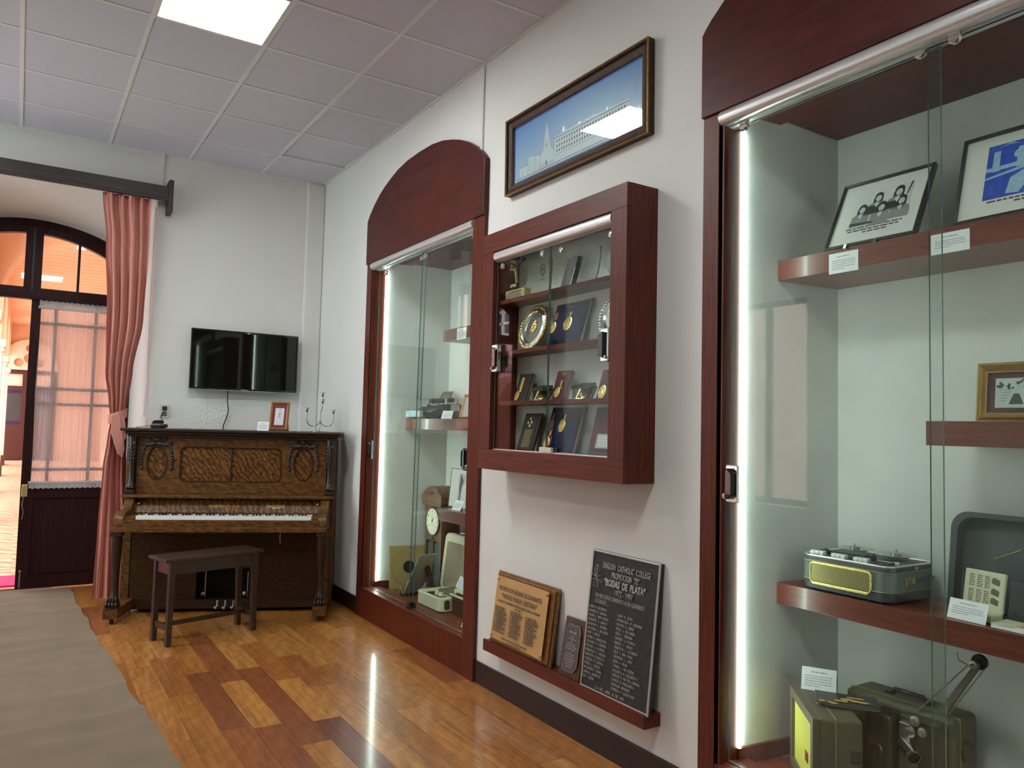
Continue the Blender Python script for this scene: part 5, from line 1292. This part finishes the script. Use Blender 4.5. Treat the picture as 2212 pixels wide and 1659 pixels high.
obj('control_bar', MB().prism([(.018, .131), (.018, .140), (.03, .146), (.052, .146), (.056, .131)], 'x', .112, .172), 'blackgloss', tr_, bevel=.002)
for sx_, r_ in ((-.085, .072), (.085, .075)):
    obj('reel', MB().lathe([(r_, 0), (r_, .002), (.0, .002)], (sx_, .205, .150), 32), 'acrylic', tr_)
    obj('reel_tape', MB().lathe([(.045, 0), (.045, .007), (.0, .007)], (sx_, .205, .142), 24), 'darkwood', tr_, smooth=40)
    obj('reel_hub', MB().lathe([(.018, 0), (.018, .016), (.005, .018), (.004, .028), (0, .028)], (sx_, .205, .142), 16), 'nickel', tr_, smooth=40)
obj('selector', MB().lathe([(.018, .131), (.018, .141), (.012, .148), (.004, .152), (0, .152)], (-.13, .085, 0), 14).box(-.15, -.11, .08, .09, .140, .146), 'blackgloss', tr_, smooth=40)
obj('selector', MB().lathe([(.010, .131), (.010, .141), (0, .142)], (.155, .09, 0), 14), 'ivory', tr_, smooth=40)

lidc = thing('suitcase_lid', 'large slate grey suitcase lid with rounded corners standing open on the lower shelf', 'suitcase', (.52, 1.20, .8835), (R(-7), 0, FACE))
sh = [(-.285, 0), (.285, 0)]+arc(.225, .275, .06, 0, 90, 8)+arc(-.225, .275, .06, 90, 180, 8)
shi = [(-.265, .012), (.265, .012)]+arc(.21, .265, .052, 0, 90, 8)+arc(-.21, .265, .052, 90, 180, 8)
obj('rim', MB().holes(sh, [shi], 'y', -.05, .02), 'greyd', lidc, smooth=40)
obj('lining', MB().prism(sh, 'y', .0, .018), 'lid', lidc)
obj('pocket', MB().prism([(-.15, .05), (.05, .05), (.05, .20), (-.15, .20)], 'y', -.003, .0), 'greyd', lidc, bevel=.002)
obj('maker_script', MB().tube([(-.155, -.002, .185), (-.075, -.002, .225)], .002, 5), 'palegold', lidc, label='thin gold diagonal script')
bb = thing('booklet_box', 'open cream box with a printed instruction lid on the lower shelf', 'box', (.38, 1.345, .8835), (0, 0, R(-97)))
obj('tray', MB().box(-.075, .065, -.02, .045, 0, .024).box(-.068, .058, -.013, .038, .02, .026), 'cream', bb, bevel=.003)
lb = obj('lid', MB().box(-.072, .064, 0, .016, 0, .132), 'cream', bb, bevel=.004, label='upright cream lid with printed panels'); lb.location = (0, .04, .022); lb.rotation_euler = (R(-10), 0, 0)
tx = MB()
for cx in (-.045, -.018, .008):
    for k in range(14):
        if k == 6: continue
        tx.words(cx-.009, cx+.009, .112-.007*k, .0035, -.0006, rg)
for z in (.095, .06, .03): tx.flat([(.022, z), (.048, z-.006), (.05, z+.012), (.03, z+.02), (.022, z+.015)], -.0006)
obj('print', tx, 'olive', lb)
card('caption_card', 'white card on the lower shelf in front of the open cream box', (.318, 1.343, .8835), (R(-18), 0, R(-95)), .128, .066, 4, seed=12)
bk_ = thing('black_booklet', 'black booklet with white lettering leaning at the right end of the lower shelf', 'book', (.40, 1.15, .8835), (R(-10), 0, R(-95)))
obj('cover', MB().box(-.11, .10, 0, .008, 0, .135), 'framblack', bk_, bevel=.001)
tx = MB(); tx.text('SONIDO', .024, -.055, .075, -.0006, 'LEFT', sx=1.1); tx.text('MODERNO', .022, -.062, .042, -.0006, 'LEFT', sx=1.1); obj('lettering', tx, 'white', bk_)
obj('band', MB().box(-.058, .10, -.0008, 0, .064, .071), 'redbadge', bk_)
ob_ = thing('orange_book', 'orange and white flat book lying on the lower shelf edge', 'book', (.345, 1.14, .8835), (0, 0, R(-92)))
obj('pages', MB().box(-.12, .11, -.04, .055, .001, .012), 'white', ob_); obj('cover', MB().box(-.05, .112, -.025, .056, .012, .0145), 'orange', ob_); obj('cover_back', MB().box(-.121, .112, -.041, .056, 0, .001), 'white', ob_)
obj('cover_white', MB().box(-.121, -.05, -.041, .056, .012, .0140), 'cream', ob_)

# floor of the near cabinet: the loudspeaker, its card and magazine, the film projector
ZC = .2005
sp = thing('loudspeaker', 'olive loudspeaker cabinet with a yellow grille on the floor of the near cabinet', 'speaker', (.172, 1.848, ZC), (0, 0, math.atan2(-.275, -.237)+math.pi))
# local x runs along the grille face, local y runs back into the cabinet
SW, SD, SHH = .363, .155, .30
sp.rotation_euler = (0, 0, math.atan2(-.275, -.237))
obj('cabinet', MB().box(-SW/2, SW/2, .006, SD, 0, SHH), 'olive', sp, bevel=.014, bseg=3)
obj('grille_frame', MB().holes([(-SW/2+.001, .002), (SW/2-.001, .002), (SW/2-.001, SHH-.002), (-SW/2+.001, SHH-.002)], [[(-SW/2+.035, .035), (SW/2-.035, .035), (SW/2-.035, SHH-.035), (-SW/2+.035, SHH-.035)]], 'y', -.012, .01), 'olive', sp, bevel=.003)
obj('grille', MB().box(-SW/2+.03, SW/2-.03, -.001, .003, .03, SHH-.03), 'yellowgrille', sp)
obj('badge', MB().box(.03, .068, -.004, -.001, .10, .135), 'redbadge', sp, bevel=.001)
obj('seam', MB().box(-SW/2+.0, SW/2+.0008, .062, .066, .006, SHH+.0008), 'grillegold', sp)
obj('clasp', MB().box(SW/2, SW/2+.006, .115, .145, .16, .20), 'olived', sp, bevel=.002)
card('caption_card', 'white card standing on top of the olive loudspeaker', (.30, 1.88, ZC+.302), (R(-24), 0, R(-60)), .125, .085, 5, seed=13)
mg = thing('magazine', 'black magazine with yellow flower print lying across the loudspeaker top', 'magazine', (.275, 1.745, .507), (R(0), R(0), R(-52)))
obj('pages', MB().grid(lambda u, v: (-.105+.21*u, -.075+.15*v, .003+.012*(u-.5)**2), 6, 2), 'white', mg)
obj('cover', MB().grid(lambda u, v: (-.105+.212*u, -.076+.152*v, .006+.012*(u-.5)**2), 6, 2), 'framblack', mg)
fl = MB(); zf = lambda x: .0072+.012*(x/.21)**2
def blot(cx, cy, rx, ry, n=10): fl.add([(cx+rx*math.cos(2*math.pi*k/n), cy+ry*math.sin(2*math.pi*k/n), zf(cx)+.0012) for k in range(n)], [tuple(range(n))])
for p_ in ((-.085, -.045, .012, .010), (-.060, -.048, .008, .007), (-.045, -.055, .013, .011), (-.03, -.02, .014, .009), (-.01, -.018, .016, .010), (.0, .006, .022, .012), (.03, -.004, .020, .012), (.02, .030, .02, .009), (.055, -.012, .018, .012), (.045, .028, .018, .008)): blot(*p_)
obj('flower_print', fl, plain('mustard_print', srgb(206, 166, 62), .5), mg)
obj('title_bar', MB().add([(-.02, .003, zf(0)+.002), (.075, -.022, zf(.07)+.002), (.075, -.016, zf(.07)+.002), (-.02, .010, zf(0)+.002)], [(0, 1, 2, 3)]), 'cream', mg)

pj = thing('film_projector', 'olive cine film projector with chrome lens and raised reel arm in the near cabinet', 'projector', (.415, 1.64, ZC), (0, 0, FACE))
PW_ = .205
obj('case', MB().box(-PW_, PW_, 0, .165, 0, .315), 'olive', pj, bevel=.022, bseg=4, smooth=50)
obj('case_seam', MB().box(-PW_-.0008, PW_+.0008, .04, .044, .0, .3158), 'grillegold', pj)
obj('handle', MB().tube([(-.06, .085, .315), (-.055, .085, .335), (.055, .085, .335), (.06, .085, .315)], .007, 8), 'black', pj, smooth=60)
for x in (-.075, .075): obj('handle_mount', MB().box(x-.014, x+.014, .072, .098, .312, .326), 'black', pj, bevel=.003)
obj('lamp_house', MB().box(-.055, .035, -.095, .0, .0, .29), 'olived', pj, bevel=.008, bseg=3)
rb = None
for k in range(10):
    if rb is None: rb = o = obj('rib', MB().box(-.003, .003, -.100, -.094, .03, .27), 'olived', pj, bevel=.001)
    else: o = rb.copy(); COL.objects.link(o)
    o.location = (-.048+.0085*k, 0, 0)
for k in range(5): obj('vent_slot', MB().box(-.045, .028, -.085+.016*k, -.077+.016*k, .288, .2925), 'black', pj)
obj('lamp_knob', MB().lathe([(.019, 0), (.021, -.005), (.021, -.010), (.015, -.012), (0, -.012)], (-.013, -.10, .165), 20, axis='y'), 'blackgloss', pj, smooth=40)
obj('lamp_knob_ring', MB().lathe([(.023, 0), (.0235, -.004), (.021, -.006)], (-.013, -.099, .165), 20, axis='y'), 'chrome', pj, smooth=40)
obj('mechanism_plate', MB().box(.045, .185, -.055, .0, .03, .30), 'olived', pj, bevel=.006)
obj('film_gate', MB().box(.06, .10, -.085, -.05, .10, .285), 'nickel', pj, bevel=.004)
ax = Vector((.75, -.66, -.08)).normalized(); c0 = Vector((.075, -.085, .215))
obj('lens_barrel', MB().tube([tuple(c0+ax*t) for t in (0, .04, .045, .105)], [.018, .018, .023, .023], 20), 'chrome', pj, smooth=40)
obj('lens_glass', MB().tube([tuple(c0+ax*t) for t in (.104, .1065)], .0195, 20), 'blackgloss', pj)
for x, z, r_ in ((.095, .26, .022), (.115, .30, .018), (.10, .155, .024), (.14, .27, .016), (.09, .09, .022)): obj('sprocket', MB().lathe([(r_, 0), (r_, -.012), (r_*.6, -.014), (r_*.5, -.024), (0, -.024)], (x, -.07, z), 16, axis='y'), 'nickel', pj, smooth=40)
obj('film_loop', MB().tube([(.12, -.075, .30), (.155, -.075, .31), (.17, -.07, .27), (.15, -.075, .23)], .006, 8), 'acrylic', pj, smooth=60)
a0, a1 = Vector((.135, .01, .29)), Vector((.268, .035, .515))
arm = MB(); d = (a1-a0).normalized(); nn = Vector((0, 1, 0)); sd_ = d.cross(nn)
arm.add([tuple(a0+sd_*.014), tuple(a0-sd_*.014), tuple(a1-sd_*.010), tuple(a1+sd_*.010)]+[tuple(a0+sd_*.014+nn*.012), tuple(a0-sd_*.014+nn*.012), tuple(a1-sd_*.010+nn*.012), tuple(a1+sd_*.010+nn*.012)], [(0, 1, 2, 3), (7, 6, 5, 4), (0, 4, 5, 1), (1, 5, 6, 2), (2, 6, 7, 3), (3, 7, 4, 0)])
obj('reel_arm', arm, 'olive', pj, bevel=.003)
obj('arm_pulley', MB().lathe([(.024, -.008), (.026, -.002), (.022, .002), (.026, .006), (.024, .012)], (a1.x, a1.y+.012, a1.z+.008), 20, axis='y'), 'black', pj, smooth=40)
obj('arm_spindle', MB().lathe([(.014, 0), (.014, -.02), (.006, -.022), (.005, -.045), (0, -.045)], (a1.x-.006, a1.y, a1.z), 14, axis='y').tube([(a1.x-.02, a1.y-.03, a1.z), (a1.x-.045, a1.y-.035, a1.z+.01), (a1.x-.05, a1.y-.035, a1.z+.035)], .003, 6), 'nickel', pj, smooth=40)
obj('drive_belt', MB().tube([tuple(a1+Vector((-.022, -.008, 0))), tuple(a0+Vector((-.055, -.01, .02)))], .0028, 6).tube([tuple(a1+Vector((.022, .015, .0))), tuple(a0+Vector((.012, .015, -.01)))], .0028, 6), 'nickel', pj)
obj('side_hub', MB().lathe([(.035, 0), (.035, .01), (.02, .016), (0, .017)], (PW_, .08, .20), 20, axis='x'), 'olived', pj, smooth=40)
sl2 = thing('chrome_fitting', 'small chrome fitting and clear block at the right of the projector', 'fitting', (.30, 1.255, ZC), (0, 0, R(-80)))
obj('stem', MB().tube([(-.04, 0, 0), (-.04, 0, .09), (-.05, 0, .12)], .007, 8).ball((-.055, 0, .125), .014, 10), 'chrome', sl2, smooth=50)
obj('foot', MB().lathe([(.025, 0), (.022, .008), (0, .009)], (-.04, 0, 0), 16), 'chrome', sl2)
obj('clear_block', MB().box(.0, .07, -.03, .03, 0, .15), 'acrylic', sl2, bevel=.004)

# ------------------------------------------------------------------ trophies in the wall case
S1, S2, S3, S4 = 2.1685, 1.8895, 1.6205, 1.3645
def wth(name, label, cat, y, z, x=-.095, leanr=0, group=None, yaw=0): return thing(name, label, cat, (x, y, z), (-leanr, 0, FACE+yaw), group)
def medal(t, x, z, r, y, m='gold', sy=1.15):
    o = obj('medal', MB().lathe([(r, 0), (r*1.02, -.002), (r*.88, -.003), (r*.86, -.0022), (0, -.003)], (x, y, z), 24, axis='y', sy=sy), m, t, smooth=35)
    obj('medal_relief', MB().ball((x, y-.002, z), (r*.45, .0025, r*.55), 8).tube([(x+r*.72*math.cos(2*math.pi*k/20), y-.0025, z+r*.72*sy*math.sin(2*math.pi*k/20)) for k in range(20)], .0009, 4, closed=True), m, o)
    return o
aw = wth('round_acrylic_award', 'round clear award draped with a gold chain on a pale stone block', 'award', 3.452, S1, x=-.09)
obj('stone_base', MB().box(-.093, .093, -.022, .022, 0, .052), 'stone', aw, bevel=.003)
tx = MB(); tx.text('COPA UNION JUVENIL 2004', .0125, 0, .036, -.0226, sx=.85)
for k in range(4): tx.words(-.078, .06+.004*k, .028-.0075*k, .004, -.0226, rg)
obj('lettering', tx, 'inkdark', aw)
obj('disc', MB().lathe([(.092, -.004), (.092, .004)], (0, 0, .135), 40, axis='y'), ['acrylic'], aw)
obj('disc_edge', MB().tube([(.092*math.cos(2*math.pi*k/40), 0, .135+.092*math.sin(2*math.pi*k/40)) for k in range(40)], .0022, 5, closed=True), 'acrylic', aw)
ch = MB()
for k in range(9): ch.ball((-.06+.010*(k % 3)+.012*math.sin(k), -.008, .215-.010*(k//3)-.004*k), .008, 6)
for k in range(7): ch.ball((-.02+.008*k*.3, -.008, .170-.012*k), .008, 6)
obj('gold_chain', ch, 'gold', aw, smooth=60)
ch = MB()
for k in range(8): ch.ball((-.01+.011*k, -.008, .165+.0065*k), .006, 6)
obj('dark_beads', ch, 'typeb', aw, smooth=60); obj('etched_letters', MB().text('AMIX', .026, -.045, .072, -.0048), 'white', aw)
sh_ = wth('shield_award', 'clear upright award etched with a black shield on the top shelf', 'award', 3.225, S1, x=-.085)
ol = [(-.055, 0), (.045, 0), (.06, .05), (.07, .12), (.068, .175), (-.06, .165), (-.062, .10)]
obj('plate', MB().prism(ol, 'y', -.004, .004), 'acrylic', sh_); obj('right_edge', MB().prism([(.045, 0), (.052, 0), (.068, .05), (.077, .12), (.075, .172), (.068, .175), (.07, .12), (.06, .05)], 'y', -.004, .004), 'acredge', sh_)
em = MB().tube([(x, -.0046, z) for x, z in ((-.02, .145), (0, .153), (.02, .145), (.018, .11), (0, .092), (-.018, .11))], .0022, 5, closed=True).tube([(0, -.0046, .146), (0, -.0046, .10)], .0016, 5).tube([(-.007, -.0046, .13), (0, -.0046, .115), (.007, -.0046, .13)], .0016, 5)
obj('shield_emblem', em, 'inkdark', sh_); tx = MB(); tx.words(-.025, .025, .078, .003, -.0046, rg); tx.words(-.02, .02, .071, .003, -.0046, rg); obj('lettering', tx, 'inkdark', sh_)
for x in (-.032, .02): obj('pin', MB().box(x-.006, x+.006, -.012, .004, 0, .012), 'white', sh_)
we = wth('slanted_award', 'dark glossy slanted block award on the top shelf', 'award', 3.03, S1, x=-.09)
obj('block', MB().prism([(-.045, 0), (.042, 0), (.105, .145), (.025, .145)], 'y', 0, .03), 'pewterd', we, bevel=.002)
obj('bright_edge', MB().prism([(.040, .006), (.044, .002), (.084, .092), (.079, .092)], 'y', -.0016, 0), 'white', we)
cv_ = wth('curved_award', 'tall clear curved award with a dark edge on the top shelf', 'award', 2.85, S1, x=-.08)
ol = [(-.055, 0), (.035, 0), (.062, .05), (.075, .11), (.078, .175), (.0, .205), (-.072, .16), (-.075, .09)]
obj('plate', MB().prism(ol, 'y', -.003, .003), 'acrylic', cv_); obj('dark_edge', MB().prism([(.032, 0), (.041, 0), (.067, .05), (.081, .11), (.083, .165), (.076, .165), (.073, .11), (.058, .05)], 'y', -.004, .004), 'acredge', cv_)
rp_ = wth('oval_plaque', 'smoked glass oval plaque at the right end of the top shelf', 'award', 2.652, S1, x=-.08, leanr=R(6))
obj('plate', MB().prism([(.082*math.cos(2*math.pi*k/28), .108+.108*math.sin(2*math.pi*k/28)) for k in range(28)], 'y', -.004, .004), 'pewterd', rp_)
obj('rim', MB().tube([(.082*math.cos(2*math.pi*k/28), 0, .108+.108*math.sin(2*math.pi*k/28)) for k in range(28)], .003, 6, closed=True), 'black', rp_)
tx = MB(); [tx.words(-.05, .05, .15-.014*k, .004, -.0048, rg) for k in range(6)]; obj('lettering', tx, 'inkdark', rp_)

def plate(name, label, y, r, z, mrim, yaw=0):
    t = wth(name, label, 'plate', y, z, x=-.10, leanr=R(14), yaw=yaw)
    obj('dish', MB().lathe([(0, .012), (r*.62, .012), (r*.68, .004), (r*.74, .0), (r*.80, .002), (r*.9, .006), (r*.9, .009), (r*.72, .008), (r*.62, .016), (0, .016)], (0, 0, r), 48, axis='y'), 'silver', t, smooth=30)
    g = MB()
    for k in range(44):
        a = 2*math.pi*k/44; rr = r*(.93+.02*math.sin(k*2.2))
        g.ball((rr*math.cos(a), .005, r+rr*math.sin(a)), (.009, .005, .009), 6)
    obj('ornate_rim', g, mrim, t, smooth=60)
    return t
pl1 = plate('silver_plate', 'silver plate with an ornate gold rim and gold crest on the second shelf', 3.342, .124, S2, 'gold')
g = MB()
for k in range(14): g.ball((.022*math.cos(k*2.4)*(.4+.6*(k/14)), .010, .124+.004+.034*math.sin(k*2.4)*(.4+.6*k/14)), (.010, .004, .010), 6)
obj('gold_crest', g, 'gold', pl1, smooth=60)
tx = MB()
for z, w_ in ((.19, .025), (.18, .02), (.17, .03), (.075, .035), (.066, .03), (.057, .035), (.048, .02)): tx.words(-w_, w_, z, .0035, .0115, rg)
obj('engraving', tx, 'grey3', pl1)
pl2 = plate('silver_plate', 'plain silver plate with scalloped rim at the right end of the second shelf', 2.672, .118, S2, 'silver')
def cushion(name, label, y, wd, h, z):
    t = wth(name, label, 'cushion', y, z, x=-.105, leanr=R(17))
    def f(s):
        def g(u, v):
            x = (u-.5); w_ = (v-.5)
            b = max(0, (1-(2*x)**6))*max(0, (1-(2*w_)**6))
            sk = .92+.08*math.cos(4*x*w_*math.pi)
            return (x*wd*(.97+.03*(2*w_)**2), s*(.016*b**.4)+.016+(-.0015*math.sin(34*v+6*u)*b if s < 0 else 0), h*(.5+w_*(.97+.03*(2*x)**2)))
        return g
    m = MB().grid(f(-1), 22, 22); m.grid(f(1), 12, 12)
    obj('velvet', m, 'velvet', t, smooth=60)
    e = [f(-1)(i/20, 0) for i in range(21)]+[f(-1)(1, i/20) for i in range(1, 21)]+[f(-1)(1-i/20, 1) for i in range(1, 21)]+[f(-1)(0, 1-i/20) for i in range(1, 20)]
    obj('gold_cord', MB().tube([(p[0], .016, p[2]) for p in e], .0045, 6, closed=True), 'rope', t, smooth=60)
    return t
c1 = cushion('velvet_cushion', 'navy velvet cushion with two hanging medals on the second shelf', 3.035, .285, .235, S2)
medal(c1, .015, .110, .032, -.003); ribbon(c1, .02, .150, .026, .022, -.003, ['green', 'yellow', 'redr'])
medal(c1, -.108, .102, .024, -.001, sy=1.3); ribbon(c1, -.104, .142, .028, .04, .0, ['green', 'redr'])
c2 = cushion('velvet_cushion', 'navy velvet cushion with three hanging medals on the bottom of the wall case', 3.065, .265, .235, S4)
medal(c2, -.085, .135, .025, -.003, 'darkmetal', 1.3); ribbon(c2, -.08, .170, .020, .03, -.003, ['redr', 'maroon'])
medal(c2, .005, .135, .026, -.003, sy=1.3); ribbon(c2, .012, .168, .016, .026, -.003, ['green', 'yellow'])
medal(c2, -.085, .045, .024, -.003, sy=1.4); ribbon(c2, -.070, .082, .020, .035, -.003, ['yellow', 'redr']); ribbon(c2, -.058, .03, .012, .05, -.001, ['redr'], 'ribbon_tail')

def medalbox(name, label, y, wd, h, mat, x=-.112, yaw=0):
    t = wth(name, label, 'medal case', y, S3, x=x, leanr=R(17), yaw=yaw)
    obj('case', MB().box(-wd/2, wd/2, 0, .024, 0, h), mat, t, bevel=.003)
    obj('gilt_line', MB().box(-wd/2-.0006, wd/2+.0006, .007, .009, -.0006, h+.0006), 'goldtrim', t); obj('gilt_line', MB().box(-wd/2-.0006, wd/2+.0006, .015, .017, -.0006, h+.0006), 'goldtrim', t)
    return t
m1 = medalbox('medal_case', 'black medal case with a green, yellow and red ribbon medal, leftmost on the third shelf', 3.385, .118, .152, 'framblack')
ribbon(m1, -.012, .048, .034, .082, -.001, ['green', 'yellow', 'redr']); medal(m1, -.030, .028, .020, -.002, sy=1.3)
m3 = medalbox('medal_case', 'maroon medal case with a ribbon medal at the centre of the third shelf', 3.045, .115, .152, 'maroon')
rbm = MB()
for i, c in enumerate(('redr', 'yellow', 'green')):
    def rf(u, v, i=i): return (.014-.012*math.sin(v*2.6)*1.0+(-.012+.008*i+.008*u), -.002-.003*math.sin(v*6), .055+.072*v)
    obj('ribbon', MB().grid(rf, 2, 12), c, m3)
medal(m3, -.012, .038, .021, -.002, sy=1.3); obj('ribbon_bow', MB().ball((.004, -.004, .132), (.012, .004, .008), 8).ball((.016, -.004, .134), (.010, .004, .008), 8), 'giltframe', m3, smooth=60)
m5 = medalbox('medal_case', 'maroon medal case with a large gold medal at the right end of the third shelf', 2.690, .115, .14, 'maroon'); medal(m5, -.02, .03, .027, -.002, sy=1.2)
def openbox(name, label, y, mat, inner, yaw=0):
    t = wth(name, label, 'medal case', y, S3, x=-.110, leanr=0, yaw=yaw)
    b = obj('tray', MB().box(-.045, .045, 0, .016, 0, .078), mat, t, bevel=.002); b.rotation_euler = (R(-32), 0, 0)
    obj('gilt_line', MB().box(-.0455, .0455, -.0008, .001, 0, .0785), 'goldtrim', b); obj('lining', MB().box(-.041, .041, -.0014, -.0004, .004, .074), inner, b)
    l = obj('lid', MB().box(-.045, .045, -.078, 0, -.006, .008), mat, t, bevel=.002, label='raised lid'); l.location = (0, .044, .070); l.rotation_euler = (R(14), 0, 0)
    obj('gilt_line', MB().box(-.0455, .0455, -.0785, .0, -.0008, .0008), 'goldtrim', l)
    medal(b, 0, .036, .028, -.002, sy=1.15)
    return t
openbox('open_medal_case', 'open black case with a round gold medal between the black and the maroon cases', 3.19, 'framblack', 'greyd', yaw=R(12))
openbox('open_medal_case', 'open green case with a round gold medal right of the maroon case', 2.845, 'greenbox', 'greenbox', yaw=R(10))
q1 = wth('dark_plaque', 'dark plaque with a gold emblem at the bottom left of the wall case', 'plaque', 3.335, S4, x=-.105, leanr=R(16))
obj('board', MB().box(-.075, .075, 0, .014, 0, .20), 'darkwood', q1, bevel=.003); obj('metal_plate', MB().box(-.069, .055, -.002, 0, .006, .194), 'framblack', q1)
g = MB(); [g.ball((-.008+.015*math.cos(k*1.6), -.003, .150+.02*math.sin(k*1.6)), (.008, .003, .009), 6) for k in range(8)]; obj('gold_emblem', g, 'gold', q1, smooth=60)
tx = MB(); [tx.words(-.035, .03+.003*math.sin(k), .105-.0095*k, .0035, -.0026, rg) for k in range(10)]; obj('lettering', tx, 'palegold', q1)
q2 = wth('maroon_plaque', 'maroon plaque with a silver plate at the bottom right of the wall case', 'plaque', 2.72, S4, x=-.105, leanr=R(14))
obj('board', MB().box(-.09, .09, 0, .012, .006, .225), 'maroon', q2, bevel=.003); obj('base_strip', MB().box(-.092, .092, -.004, .014, 0, .012), 'typeb', q2)
obj('silver_plate', MB().box(-.045, .075, -.002, 0, .03, .098), 'nickel', q2, bevel=.001); tx = MB(); [tx.words(-.03, .06, .084-.009*k, .005, -.0028, rg) for k in range(6)]; obj('lettering', tx, 'white', q2)
obj('round_seal', MB().lathe([(.028, 0), (.028, -.003), (.024, -.004), (0, -.004)], (.045, 0, .165), 24, axis='y', sy=1.1), 'nickel', q2, smooth=40)
